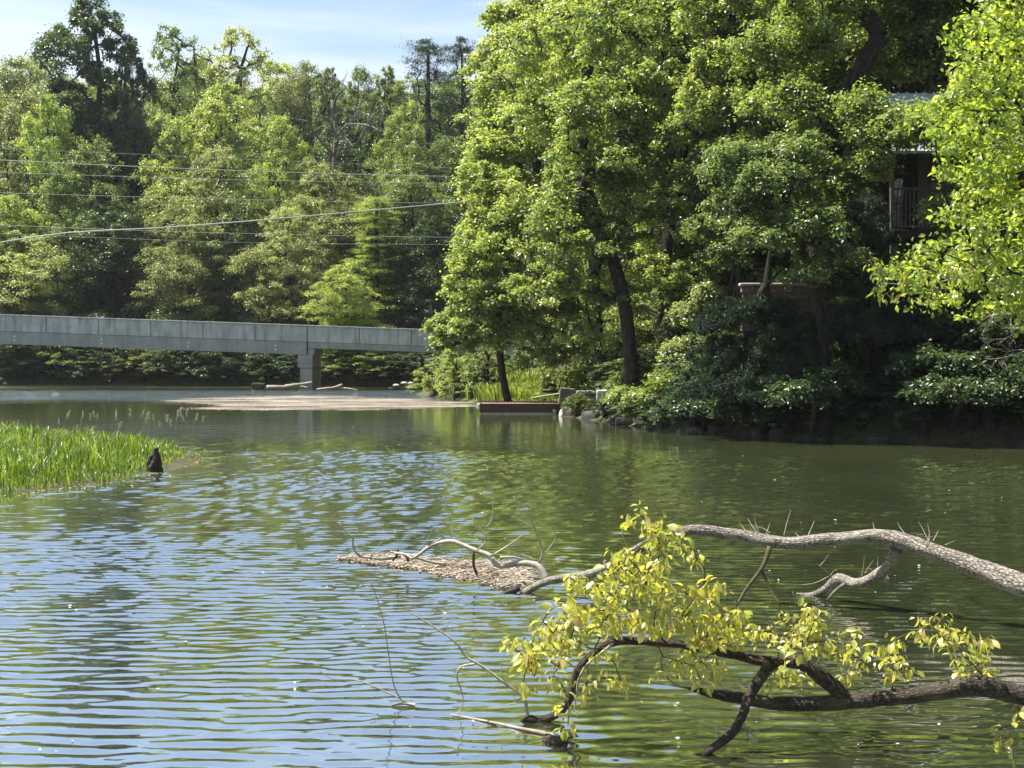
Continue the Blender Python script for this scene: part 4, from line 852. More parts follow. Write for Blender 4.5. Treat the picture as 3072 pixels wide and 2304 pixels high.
# ------------------------------------------------------------------ cabin on the slope
CY = 42.0
def CX(px): return (px - 1536) / FOC * CY
def CZ(py): return EYE + (HZ - py) / FOC * CY
ob = np.array((CX(2780), CY, 0)); cb = thing('cabin', 'dark cabin with a ribbed metal roof and railed porch among the trees', 'cabin', ob)
def cbox(name, x0, x1, y0, y1, z0, z1, mat, bevel=0.01, parent=None): return obj(name, box_mesh(name, x0 - ob[0], x1 - ob[0], y0 - ob[1], y1 - ob[1], z0, z1, bevel=bevel), M[mat], parent or cb)
fl = CZ(690); xL = CX(2672); xR = CX(3300)
cbox('porch_floor', xL - 0.1, xR, CY - 0.1, CY + 2.2, fl - 0.25, fl, 'log_wall')
for k in range(12): cbox('wall_log', xL + 0.05, xR, CY + 2.2, CY + 2.42, fl + 0.02 + k * 0.24, fl + 0.245 + k * 0.24, 'log_wall', 0.05)
cbox('corner_post', xL, xL + 0.12, CY, CY + 0.12, fl, CZ(440), 'grey_wood')
cbox('corner_post', CX(3000), CX(3000) + 0.12, CY, CY + 0.12, fl, CZ(440), 'grey_wood')
for k in range(3): cbox('support_post', xL + k * 1.9, xL + 0.16 + k * 1.9, CY + 0.02, CY + 0.18, gz(xL + k * 1.9, CY) - 0.3, fl - 0.252, 'grey_wood')
rl = CZ(562); cbox('rail', xL + 0.122, CX(2998), CY + 0.02, CY + 0.09, rl - 0.07, rl, 'grey_wood'); cbox('rail', xL + 0.122, CX(2998), CY + 0.03, CY + 0.08, fl + 0.08, fl + 0.13, 'grey_wood')
bl = None
for k in range(24):
    x_ = xL + 0.22 + k * 0.125
    if bl is None: bl = box_mesh('baluster', -0.018, 0.018, 0, 0.036, fl + 0.132, rl - 0.072, bevel=0.003)
    obj('baluster', bl, M['grey_wood'], cb, loc=(x_ - ob[0], 0.035, 0))
dx0, dx1 = CX(2732), CX(2800)
cbox('door_frame', dx0 - 0.07, dx0, CY + 2.1, CY + 2.19, fl, CZ(497), 'grey_wood'); cbox('door_frame', dx1, dx1 + 0.07, CY + 2.1, CY + 2.19, fl, CZ(497), 'grey_wood')
cbox('door_frame', dx0 - 0.07, dx1 + 0.07, CY + 2.095, CY + 2.19, CZ(497) + 0.002, CZ(497) + 0.08, 'grey_wood')
cbox('door_pane', dx0 + 0.002, dx1 - 0.002, CY + 2.15, CY + 2.18, fl + 0.05, CZ(499), 'glass', 0)
# stone chimney
cx0, cx1 = CX(2808), CX(2935); chn = cbox('chimney', cx0, cx1, CY + 0.75, CY + 1.9, gz(cx0, CY + 1) - 0.3, CZ(330), 'mortar')
RNG = np.random.default_rng(9)
z_ = fl - 0.2; row = 0
while z_ < CZ(345):
    x_ = cx0 + 0.12 + 0.1 * (row % 2)
    while x_ < cx1 - 0.08:
        w_ = RNG.uniform(0.13, 0.2); rock('stone', '', (x_ - ob[0] + w_ * 0.5, 0.74, z_), (w_, 0.09, RNG.uniform(0.12, 0.17)), 'stone', x_ * 3 + z_, parent=chn); x_ += w_ * 1.75
    z_ += 0.27; row += 1
# roof: ridge runs away to the right, gable faces left
rz = CZ(243); ez = CZ(455) - 0.1; yr = CY + 2.0; xe = xL - 0.45
def roof_side(sgn, n=26):
    y_e = yr - 2.9 * sgn; L_ = math.hypot(2.9, rz - ez); a = math.atan2(rz - ez, 2.9)
    import bmesh
    v = []; f = []
    e_ = [(xe, yr, rz), (xR, yr, rz), (xR, y_e, ez), (xe, y_e, ez)]
    for x, y, z in e_: v.append((x - ob[0], y - ob[1], z)); v.append((x - ob[0], y - ob[1], z - 0.08))
    f = [(0, 2, 4, 6), (1, 7, 5, 3), (0, 1, 3, 2), (2, 3, 5, 4), (4, 5, 7, 6), (6, 7, 1, 0)]
    if sgn < 0: f = [tuple(reversed(q)) for q in f]
    rf = obj('roof', mesh_np('roof', v, faces=f), M['roof'], cb)
    if sgn > 0:
        rib = mesh_np('roof_rib', [(x, y - yr + (CY * 0), z) for x in (-0.025, 0.025) for y, z in ((yr, rz + 0.05), (y_e, ez + 0.05), (y_e, ez + 0.002), (yr, rz + 0.002))], faces=[(0, 1, 5, 4), (0, 4, 7, 3), (1, 2, 6, 5), (0, 3, 2, 1), (4, 5, 6, 7)])
        for k in range(n): obj('roof_rib', rib, M['roof'], rf, loc=(xe + 0.1 + k * 0.28 - ob[0], yr - ob[1], 0))
roof_side(1); roof_side(-1)
g = [(xL, yr - 2.2, fl + 2.9), (xL, yr + 2.2, fl + 2.9), (xL, yr, rz - 0.2)]
obj('gable', mesh_np('gable', [(x + d - ob[0], y - ob[1], z) for d in (0, 0.1) for x, y, z in ((xe + 0.03, yr - 2.85, ez - 0.12), (xe + 0.03, yr + 2.85, ez - 0.12), (xe + 0.03, yr, rz - 0.09))], faces=[(0, 2, 1), (3, 4, 5), (0, 1, 4, 3), (1, 2, 5, 4), (2, 0, 3, 5)]), M['log_wall'], cb)

# brown block wall below
WY = 43.5
def wx(px): return (px - 1536) / FOC * WY
def wz(py): return EYE + (HZ - py) / FOC * WY
bwl = thing('block_wall', 'weathered brown block wall with a pale cap beside the pines', 'wall', (wx(2225), WY, gz(wx(2225), WY)))
wo = np.array(bwl.location); bx = box_mesh('block', -0.195, 0.195, 0, 0.3, -0.095, 0.095, bevel=0.012)
r_ = 0; z_ = wz(858)
while z_ > wo[2] - 0.3:
    for k in range(7):
        x_ = wx(2225) + 0.2 + k * 0.405 + (0.2 if r_ % 2 else 0)
        if x_ < wx(2490): obj('block', bx, M['brick'], bwl, loc=(x_ - wo[0], RNG.uniform(-0.02, 0.02), z_ - wo[2] - 0.1), rot=(0, RNG.uniform(-.02, .02), 0))
    z_ -= 0.2; r_ += 1
obj('core', box_mesh('core', 0.05, wx(2495) - wx(2225), 0.06, 0.26, -0.3, wz(862) - wo[2], bevel=0.01), M['mortar'], bwl)
for k in range(3): obj('cap_stone', box_mesh('cap_stone', 0.0, 0.9, -0.05, 0.36, 0, 0.09, bevel=0.02), M['cap'], bwl, loc=(-0.05 + k * 0.93, 0, wz(858) - wo[2] + 0.005))
for px, l, c_ in ((2408, 'grey post standing above the block wall', 'grey_wood'), (2432, 'pale slim post standing right beside the grey post', 'cap')):
    T = Tubes(); q = P(px, 745, 45.5); g0 = gz(q[0], 45.5); T.add([(0, 0, 0), (0, 0, (q[2] - g0) * 0.5), (0, 0, q[2] - g0)], 0.05 if c_ == 'cap' else 0.09, 8)
    tag(obj('post', T.mesh('post'), M[c_], loc=(q[0], 45.5, g0)), l, 'post')

# ------------------------------------------------------------------ grass
def in_poly(n, poly, rng):
    lo, hi = poly.min(0), poly.max(0); out_ = []
    while sum(map(len, out_)) < n:
        p = rng.uniform(lo, hi, (n * 2, 2)); out_.append(p[sdist(p, poly) > 0])
    return np.concatenate(out_)[:n]
def grass_mesh(name, xy, z, hmin, hmax, wd, lean=0.35, hv=None):
    n = len(xy); h = RNG.uniform(hmin, hmax, n) * (hv if hv is not None else 1); a = RNG.uniform(0, 2 * math.pi, n); d = np.stack([np.cos(a), np.sin(a), 0 * a], 1); s_ = np.stack([-np.sin(a), np.cos(a), 0 * a], 1)
    b2 = RNG.uniform(0, 2 * math.pi, n); s_ = np.stack([np.cos(b2), np.sin(b2) * 0.5, 0 * a], 1)
    ln = (RNG.random(n) ** 1.5 * lean * 1.6 + 0.05)[:, None]; p0 = np.column_stack([xy, z]); up = np.array((0, 0, 1.0)); H = h[:, None]
    w_ = wd * RNG.uniform(0.6, 1.4, n)[:, None]
    p1 = p0 + up * H * 0.5 + d * H * ln * 0.22; p2 = p0 + up * H * 0.85 + d * H * ln * 0.7; p3 = p0 + up * H * (1.0 - 0.35 * ln) + d * H * ln * 1.2
    v = np.stack([p0 - s_ * w_, p0 + s_ * w_, p1 - s_ * w_, p1 + s_ * w_, p2 - s_ * w_ * 0.6, p2 + s_ * w_ * 0.6, p3], 1).reshape(-1, 3); k = np.arange(n) * 7
    q = np.concatenate([np.stack([k, k + 1, k + 3, k + 2], 1), np.stack([k + 2, k + 3, k + 5, k + 4], 1)]); t_ = np.stack([k + 4, k + 5, k + 6], 1)
    return mesh_np(name, v, quads=q, tris=t_, attrs={'rnd': np.repeat(np.clip(RNG.random(n) * 0.85 + 0.08 * np.sin(xy[:, 0] * 2) * np.sin(xy[:, 1] * 1.3), 0, 1), 7)})
RNG = np.random.default_rng(21)
vis = np.array([(-9.3, 24.6), (-7.9, 27.0), (-7.75, 29.4), (-7.65, 31.5), (-8.1, 34.8), (-9.2, 37), (-11, 38.5), (-14, 40.8), (-17, 44), (-24, 45), (-18, 24.4), (-13, 24.2)], float)
xy = in_poly(40000, vis, RNG); dd = sdist(xy, vis); hv = (0.45 + 0.55 * ss(0, 1.4, dd)) * (0.85 + 0.25 * np.sin(xy[:, 0] * 1.7 + 0.8 * xy[:, 1]) * np.sin(xy[:, 1] * 1.1 - xy[:, 0] * 0.6))
obj('lake_grass', grass_mesh('lake_grass', xy, np.full(len(xy), -0.02), 0.26, 0.78, 0.011, 0.4, hv), M['grass'], kind='stuff', color=(0.110, 0.170, 0.028))
# loose sprigs of grass in the shallows past the point
xy = RNG.normal(size=(260, 2)) * (0.35, 1.2) + (-7.6, 33.3); xy = xy[(sdist(xy, vis) < 0)]
obj('shallow_grass', grass_mesh('shallow_grass', xy, np.full(len(xy), -0.02), 0.05, 0.22, 0.007, 0.7), M['grass'], kind='stuff', color=(0.12, 0.16, 0.04))
# shore grass by the dock and lawn
lawn = np.array([(-5.3, 83), (-3.4, 76), (-2.0, 71), (-1.2, 66), (-0.3, 62.8), (2.0, 60.8), (6, 60), (9, 70), (4, 84)], float)
xy = in_poly(15000, lawn, RNG); dd = sdist(xy, lawn); zz = ground(xy); hv = 0.18 + 0.9 * np.clip(1 - np.abs(dd) / 2.5, 0, 1) * (xy[:, 1] > 64)
obj('shore_grass', grass_mesh('shore_grass', xy, zz - 0.02, 0.5, 1.0, 0.03, 0.4, hv), M['grass'], kind='stuff', color=(0.15, 0.20, 0.035))
# pale seed heads
gs = in_poly(26, np.array([(-12.2, 37.6), (-8.4, 35.2), (-7.9, 36.6), (-9, 38.6), (-13, 41)], float), RNG); v_ = []; T = Tubes(); pos = []; nr = []
gs = np.concatenate([gs, in_poly(60, vis, RNG)])
for i_, (a, b2) in enumerate(gs):
    h = RNG.uniform(0.75, 1.05) if i_ < 26 else RNG.uniform(0.6, 0.85); lx, ly = RNG.normal(size=2) * 0.1; pts_ = [(a, b2, -0.02), (a + lx * .3, b2 + ly * .3, h * .6), (a + lx, b2 + ly, h)]; pp, tt = catmull(pts_, 0.12); T.add(pp, 0.004, 3, cap=False)
    for k in range(26): f = k / 26; pos.append((a + lx * (0.8 + 0.2 * f) + RNG.normal() * 0.012, b2 + ly + RNG.normal() * 0.012, h * (0.80 + 0.22 * f))); nr.append(RNG.normal(size=3))
pos = np.array(pos); sv, stt, sa = leaf_cloud(pos, np.array(nr), 0.045, 0.4)
tw = T.mesh('seed_stalks'); nv = len(tw.vertices)
obj('grass_stalks', tw, M['twig'], kind='stuff'); M['seed'] = leaf_mat('seed_head', 0.4, 0.2, use_obj=False, c0=(0.40, 0.38, 0.28), tmul=(1.2, 1.1, 1.0), vary=0.3)
obj('seed_heads', mesh_np('seed_heads', sv, tris=stt, attrs={'rnd': sa}), M['seed'], kind='stuff')

# ------------------------------------------------------------------ floating scum and debris
def chips(name, xy, z0, s, mat, thick=0.3, kind='stuff', zr=0.02):
    n = len(xy); p = np.column_stack([xy, z0 + RNG.random(n) * zr]); a = RNG.uniform(0, 6.283, n); ln = s * RNG.uniform(0.4, 1.5, n); wd = ln * RNG.uniform(0.25, 0.7, n)
    d = np.stack([np.cos(a), np.sin(a), RNG.normal(size=n) * 0.15], 1) * ln[:, None]; e2 = np.stack([-np.sin(a), np.cos(a), RNG.normal(size=n) * 0.15], 1) * wd[:, None]; up = np.zeros((n, 3)); up[:, 2] = wd * thick
    v = np.stack([p - d, p - e2, p + d, p + e2, p + up], 1).reshape(-1, 3); k = np.arange(n) * 5
    tr = np.concatenate([np.stack([k + i, k + (i + 1) % 4, k + 4], 1) for i in range(4)])
    return obj(name, mesh_np(name, v, tris=tr), M[mat], kind=kind)
# pollen and petal raft: sheet with ragged holes
m, t, o = newmat('pollen_scum'); geo = N(t, 'ShaderNodeNewGeometry'); mp = N(t, 'ShaderNodeMapping'); mp.inputs['Scale'].default_value = (0.22, 0.8, 1); t.links.new(geo.outputs['Position'], mp.inputs[0])
na = noise_n(t, mp.outputs[0], 0.9, 8, 0.72, 0.6); at = N(t, 'ShaderNodeAttribute', attribute_name='edge')
sm = N(t, 'ShaderNodeMath', operation='ADD'); t.links.new(na.outputs[0], sm.inputs[0]); t.links.new(at.outputs['Fac'], sm.inputs[1])
ra = ramp(t, sm.outputs[0], [(0.60, (0, 0, 0)), (0.80, (0.95, 0.95, 0.95))]); fn = noise_n(t, geo.outputs['Position'], 9, 6, 0.7); rc = ramp(t, fn.outputs[0], [(0.3, (0.16, 0.13, 0.095)), (0.7, (0.44, 0.37, 0.30))])
bs = N(t, 'ShaderNodeBsdfPrincipled'); bs.inputs['Roughness'].default_value = 0.9; t.links.new(rc.outputs[0], bs.inputs['Base Color']); t.links.new(ra.outputs[0], bs.inputs['Alpha']); t.links.new(bs.outputs[0], o.inputs[0])
def scum(name, poly, step, edge0=0.20, fall=3.0):
    poly = np.array(poly, float); lo, hi = poly.min(0) - 0.5, poly.max(0) + 0.5; ax = np.arange(lo[0], hi[0], step[0]); ay = np.arange(lo[1], hi[1], step[1]); gx, gy = np.meshgrid(ax, ay)
    pt = np.stack([gx.ravel(), gy.ravel()], 1); d = sdist(pt, poly); ed = np.clip(d / fall, -0.5, edge0); nx = len(ax); i = (np.arange(len(ay) - 1)[:, None] * nx + np.arange(nx - 1)[None]).ravel()
    me = mesh_np(name, np.column_stack([pt, np.full(len(pt), 0.006)]), quads=np.stack([i, i + 1, i + nx + 1, i + nx], 1), attrs={'edge': ed})
    return obj(name, me, m, kind='stuff')
RAFT = [tuple(W(*a)[:2]) for a in ((460, 1200), (700, 1189), (1000, 1186), (1250, 1196), (1450, 1208), (1440, 1222), (1100, 1232), (800, 1232), (520, 1228), (640, 1216), (520, 1208))]
scum('pollen_scum', RAFT, (0.5, 0.5))
xy = in_poly(3600, np.array(RAFT), RNG); xy = xy[np.sin(xy[:, 0] * 0.7 + xy[:, 1]) + RNG.normal(size=len(xy)) * 0.7 > -0.4]; chips('floating_chips', xy, 0.008, 0.03, 'chip')
MAT = [tuple(W(*a)[:2]) for a in ((1000, 1678), (1060, 1668), (1200, 1672), (1330, 1682), (1480, 1690), (1590, 1700), (1580, 1750), (1520, 1768), (1400, 1745), (1250, 1710), (1100, 1695))]
xy = np.concatenate([in_poly(3400, np.array(MAT), RNG), in_poly(1500, np.array(MAT), RNG) + RNG.normal(size=(1500, 2)) * (0.08, 0.10)]); xy = xy[np.sin(xy[:, 0] * 5.1 + xy[:, 1] * 2) + np.sin(xy[:, 1] * 7 - xy[:, 0] * 3.3) + RNG.normal(size=len(xy)) * 0.8 > -1.1]; chips('floating_debris', xy, 0.006, 0.022, 'chip', zr=0.035)
xy = in_poly(1500, np.array(MAT), RNG); chips('floating_bark_bits', xy, 0.012, 0.02, 'wet_bark', zr=0.045)
T = Tubes()
for a, b2 in in_poly(260, np.array(MAT), RNG):
    an = RNG.normal() * 0.5; L_ = RNG.uniform(0.08, 0.35); T.add([(a, b2, 0.02), (a + L_ * math.cos(an) * .5, b2 + L_ * math.sin(an) * .5, 0.035 + RNG.random() * 0.03), (a + L_ * math.cos(an), b2 + L_ * math.sin(an), 0.015)], RNG.uniform(0.003, 0.009), 5)
obj('floating_sticks', T.mesh('floating_sticks'), M['twig'], kind='stuff')
# bits round the grass edge, petals on open water
xy = np.stack([RNG.uniform(-9.5, -6.2, 1200), RNG.uniform(24.5, 36, 1200)], 1); dd = sdist(xy, vis); xy = xy[(dd < 0.1) & (dd > -RNG.random(1200) * 0.9)]; chips('floating_leaf_bits', xy, 0.006, 0.03, 'chip')
xy = np.stack([RNG.uniform(-8, 10, 260), 1 / RNG.uniform(1 / 60, 1 / 9, 260)], 1); xy = xy[sdist(xy, LAKE) > 0.6]; chips('floating_petals', xy, 0.006, 0.016, 'white_foam')

# ------------------------------------------------------------------ foreground: fallen limbs
def limb(T, pts, r0, r1, sides=20, bump=0.16, step=0.02, seed=0, freq=9, flare=None):
    pp, tt = catmull(pts, step); rr = np.interp(tt, np.linspace(0, 1, len(r1)) if hasattr(r1, '__len__') else [0, 1], r1 if hasattr(r1, '__len__') else [r0, r1]); T.add(pp, rr, sides, bump=bump, freq=freq, seed=seed); return pp
RNG = np.random.default_rng(3)
upb = P(3140, 1785, 12.9); up_t = thing('fallen_limb', 'thick grey barked limb arching over the water from the right, its leafless tip dipping in', 'tree limb', upb)
def U(px, py, Y): return P(px, py, Y) - upb
T = Tubes()
limb(T, [U(3240, 1825, 12.6), U(3072, 1757, 13.0), U(2950, 1712, 13.3), U(2800, 1655, 13.6), U(2660, 1612, 13.9), U(2500, 1618, 14.1), U(2350, 1628, 14.3), U(2200, 1604, 14.5), U(2060, 1592, 14.6), U(1930, 1640, 14.75), U(1790, 1716, 14.9), U(1650, 1742, 14.95), U(1590, 1768, 15.0), U(1555, 1792, 15.0)], 0, [0.108, 0.104, 0.096, 0.080, 0.073, 0.064, 0.062, 0.060, 0.055, 0.048, 0.045, 0.040, 0.036, 0.030], 26, 0.13, 0.022)
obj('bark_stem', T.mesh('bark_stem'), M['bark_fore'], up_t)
T = Tubes(); limb(T, [U(2690, 1650, 13.9), U(2665, 1700, 14.0), U(2610, 1738, 14.2), U(2560, 1750, 14.4), U(2520, 1738, 14.5), U(2480, 1765, 14.7), U(2440, 1785, 14.85), U(2390, 1782, 14.95)], 0, [0.058, 0.056, 0.05, 0.05, 0.056, 0.044, 0.034, 0.014], 18, 0.2, 0.022)
limb(T, [U(2535, 1752, 14.4), U(2505, 1775, 14.5), U(2482, 1800, 14.5)], 0, [0.022, 0.018, 0.012], 8, 0.1, 0.03)
obj('side_branch', T.mesh('side_branch'), M['bark_fore'], up_t)
T = Tubes(); 
limb(T, [U(2310, 1640, 14.3), U(2288, 1700, 14.25), U(2240, 1765, 14.2), U(2208, 1820, 14.15)], 0, [0.028, 0.02, 0.016, 0.012], 7, 0.1, 0.05); limb(T, [U(2287, 1715, 14.25), U(2310, 1765, 14.2), U(2342, 1818, 14.1)], 0, [0.016, 0.012, 0.009], 6, 0.1, 0.05)
limb(T, [U(2213, 1812, 14.15), U(2205, 1795, 14.1)], 0, [0.007, 0.003], 5, 0, 0.05); limb(T, [U(2208, 1820, 14.15), U(2225, 1845, 14.1)], 0, [0.008, 0.004], 5, 0, 0.05)
obj('drooping_twig', T.mesh('drooping_twig'), M['twig_dark'], up_t)
T = Tubes()
def tw_(pts, r=0.006, Tt=None, f=None): pp, tt = catmull(pts, 0.05); (Tt or T).add(pp, r * (1 - 0.7 * tt), 5, cap=False)
K = [[(2200 + 35, 1590), (2218, 1568)], [(2270, 1598), (2255, 1575), (2243, 1555)], [(2275, 1597), (2262, 1548)], [(2300, 1600), (2310, 1568)], [(2352, 1605), (2363, 1560), (2373, 1530)], [(2425, 1605), (2436, 1580), (2443, 1562)],
     [(2625, 1595), (2618, 1567)], [(2718, 1605), (2700, 1582), (2692, 1568)], [(2785, 1622), (2770, 1590), (2755, 1564)], [(2787, 1622), (2788, 1598), (2783, 1572)], [(2800, 1622), (2815, 1592)], [(2835, 1635), (2865, 1622)],
     [(2310, 1598), (2290, 1585), (2245, 1578)], [(2400, 1612), (2385, 1598)]]
for k_ in K: T = Tubes(); tw_([U(a, b2, 14.1 + 0.05 * i) for i, (a, b2) in enumerate(k_)], 0.0045); obj('twig', T.mesh('twig'), M['twig'], up_t)
K2 = [[(2498, 1738), (2480, 1715), (2450, 1690)], [(2460, 1698), (2475, 1680), (2487, 1662)], [(2485, 1730), (2440, 1750), (2375, 1757), (2357, 1757), (2353, 1775)], [(2585, 1728), (2590, 1700), (2593, 1665)], [(2615, 1712), (2600, 1700)], [(2633, 1705), (2634, 1670)], [(2490, 1728), (2503, 1710)],
      [(2490, 1775), (2493, 1760), (2488, 1745)], [(2377, 1775), (2385, 1795), (2389, 1838)], [(2595, 1720), (2620, 1680)], [(2560, 1698), (2547, 1692)]]
for k_ in K2: T = Tubes(); tw_([U(a, b2, 14.4 - 0.04 * i) for i, (a, b2) in enumerate(k_)], 0.005); obj('twig', T.mesh('twig'), M['twig'], up_t)

# dead branch tangled on the floating debris
pb = P(1640, 1738, 14.9); db = thing('dead_branch', 'bleached leafless branch lying tangled over the raft of floating bark', 'dead branch', pb)
def D(px, py, Y=15.2): return P(px, py, Y) - pb
T = Tubes()
def dlimb(pts, r, Y=15.2, dY=0.0): pp, tt = catmull([D(a, b2, Y + dY * i) for i, (a, b2) in enumerate(pts)], 0.04); T.add(pp, np.interp(tt, [0, 1], r), 9 if r[0] > 0.012 else 5, bump=0.12 if r[0] > 0.012 else 0, freq=14)
dlimb([(1640, 1742), (1616, 1700), (1569, 1689), (1497, 1697), (1471, 1668), (1424, 1650), (1399, 1639), (1352, 1624), (1298, 1635), (1262, 1660), (1236, 1675), (1218, 1664), (1182, 1659)], (0.038, 0.012), 15.0, 0.05)
dlimb([(1352, 1626), (1375, 1628), (1410, 1642), (1440, 1660)], (0.014, 0.01), 15.4)
dlimb([(1500, 1672), (1545, 1672), (1575, 1682)], (0.016, 0.01), 15.1)
dlimb([(1171, 1655), (1215, 1662), (1250, 1672), (1290, 1685), (1340, 1692)], (0.012, 0.02), 15.8)
dlimb([(1117, 1673), (1081, 1668), (1059, 1642), (1059, 1613), (1040, 1597), (1016, 1566)], (0.016, 0.004), 16.3)
dlimb([(1200, 1670), (1150, 1676), (1117, 1673)], (0.02, 0.016), 16.2)
for pts_, r in (([(1471, 1670), (1533, 1631), (1580, 1595)], 0.012), ([(1618, 1689), (1627, 1653), (1605, 1588), (1580, 1534), (1540, 1490)], 0.012), ([(1627, 1668), (1650, 1640), (1667, 1613), (1655, 1590)], 0.006), ([(1612, 1682), (1580, 1668), (1547, 1657), (1551, 1638)], 0.009), ([(1520, 1671), (1545, 1655), (1568, 1630)], 0.006),
                ([(1432, 1650), (1461, 1624), (1457, 1606), (1424, 1577), (1417, 1527), (1370, 1483)], 0.010), ([(1457, 1584), (1475, 1556), (1479, 1490), (1464, 1418), (1461, 1398)], 0.006), ([(1424, 1577), (1405, 1571)], 0.004), ([(1450, 1626), (1440, 1612), (1430, 1596)], 0.005),
                ([(1283, 1637), (1330, 1612), (1358, 1608), (1352, 1563), (1330, 1490)], 0.009), ([(1352, 1610), (1345, 1575), (1335, 1560)], 0.005), ([(1330, 1608), (1305, 1588)], 0.006), ([(1236, 1672), (1280, 1620), (1302, 1580)], 0.004), ([(1372, 1618), (1350, 1590)], 0.003),
                ([(1059, 1615), (1067, 1600), (1074, 1584)], 0.005), ([(1113, 1668), (1125, 1650), (1150, 1618), (1168, 1570)], 0.005), ([(1050, 1640), (1040, 1645), (1043, 1622)], 0.003), ([(1600, 1586), (1570, 1565), (1535, 1548)], 0.005), ([(1460, 1600), (1490, 1578)], 0.004), ([(1557, 1664), (1557, 1690)], 0.005)):
    dlimb(pts_, (r, r * 0.3), 15.15 if pts_[0][0] > 1200 else 16.2)
obj('pale_wood', T.mesh('pale_wood'), M['twig'], db)
T = Tubes(); dlimb([(1421, 1655), (1421, 1697), (1431, 1724)], (0.016, 0.014), 15.2); dlimb([(1193, 1648), (1190, 1668), (1178, 1682)], (0.02, 0.012), 15.9); dlimb([(1220, 1665), (1225, 1685)], (0.02, 0.016), 15.9); dlimb([(1497, 1790), (1530, 1775), (1560, 1765)], (0.03, 0.03), 15.0)
obj('wet_stub', T.mesh('wet_stub'), M['wet_wood'], db)

# lower limb with leaves
lb_ = P(3140, 2095, 9.3); lo_t = thing('fallen_limb', 'dark barked lower limb with yellow green leaves, its tips touching the water', 'tree limb', lb_)
def Lp(px, py, Y=9.4): return P(px, py, Y) - lb_
T = Tubes(); paths = []
paths.append(limb(T, [Lp(3240, 2120, 9.2), Lp(3072, 2088, 9.3), Lp(2930, 2058, 9.35), Lp(2830, 2072, 9.4), Lp(2680, 2092, 9.45), Lp(2500, 2108, 9.5), Lp(2350, 2112, 9.5), Lp(2220, 2095, 9.5), Lp(2120, 2078, 9.5), Lp(2050, 2060, 9.5)], 0, [0.07, 0.067, 0.063, 0.058, 0.055, 0.052, 0.047, 0.04, 0.027, 0.004], 26, 0.16, 0.014, freq=12))
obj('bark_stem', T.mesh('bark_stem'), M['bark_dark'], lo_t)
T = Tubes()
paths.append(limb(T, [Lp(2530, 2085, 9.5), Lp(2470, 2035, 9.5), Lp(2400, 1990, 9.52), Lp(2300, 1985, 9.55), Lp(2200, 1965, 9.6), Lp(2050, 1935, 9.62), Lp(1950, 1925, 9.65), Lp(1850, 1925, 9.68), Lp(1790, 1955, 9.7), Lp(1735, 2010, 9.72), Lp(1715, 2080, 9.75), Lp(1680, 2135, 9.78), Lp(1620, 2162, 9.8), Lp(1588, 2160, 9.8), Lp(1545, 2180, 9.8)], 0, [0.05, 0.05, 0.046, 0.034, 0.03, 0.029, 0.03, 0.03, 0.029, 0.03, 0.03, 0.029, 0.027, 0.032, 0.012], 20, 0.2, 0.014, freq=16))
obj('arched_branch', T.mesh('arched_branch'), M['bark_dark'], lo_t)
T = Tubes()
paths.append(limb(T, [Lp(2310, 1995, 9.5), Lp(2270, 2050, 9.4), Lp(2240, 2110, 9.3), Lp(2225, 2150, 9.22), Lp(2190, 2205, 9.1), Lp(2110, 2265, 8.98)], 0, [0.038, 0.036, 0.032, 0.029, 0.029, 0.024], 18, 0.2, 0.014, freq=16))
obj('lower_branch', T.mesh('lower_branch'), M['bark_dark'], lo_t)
T = Tubes()
for pts_, r, Y in (([(1584, 2155), (1580, 2125), (1569, 2090), (1515, 2050), (1442, 1996), (1399, 1971), (1363, 1924), (1262, 1855), (1229, 1837)], 0.013, 9.8), ([(1424, 1992), (1385, 2000), (1370, 2028), (1388, 2086), (1385, 2122), (1367, 2144)], 0.009, 9.9),
                   ([(1567, 2090), (1575, 2075), (1555, 2055), (1530, 2050)], 0.006, 9.8), ([(1569, 2095), (1545, 2100), (1540, 2070)], 0.006, 9.8), ([(1560, 2105), (1500, 2120)], 0.003, 9.8), ([(1570, 2080), (1590, 2050), (1612, 2020)], 0.002, 9.8),
                   ([(1425, 1952), (1435, 1925), (1445, 1900)], 0.003, 9.9), ([(1840, 1930), (1790, 1970), (1760, 1995), (1735, 2040), (1728, 2100), (1722, 2135)], 0.011, 9.55), ([(2055, 2063), (2020, 2058), (1992, 2050)], 0.006, 9.5),
                   ([(1510, 2040), (1505, 1995), (1515, 1950)], 0.004, 9.8), ([(2232, 2175), (2245, 2210), (2285, 2278)], 0.006, 9.2), ([(2238, 2178), (2260, 2205), (2290, 2222)], 0.003, 9.2), ([(2180, 2205), (2150, 2190), (2135, 2165)], 0.004, 9.0), ([(2150, 2215), (2150, 2180)], 0.003, 9.0), ([(2190, 2195), (2191, 2155)], 0.005, 9.1),
                   ([(2450, 1990), (2470, 1950), (2480, 1905)], 0.004, 9.5)):
    pp, tt = catmull([Lp(a, b2, Y) for a, b2 in pts_], 0.03); T = Tubes(); T.add(pp, r * (1 - 0.7 * tt), 6, cap=False); obj('twig', T.mesh('twig'), M['twig'], lo_t)
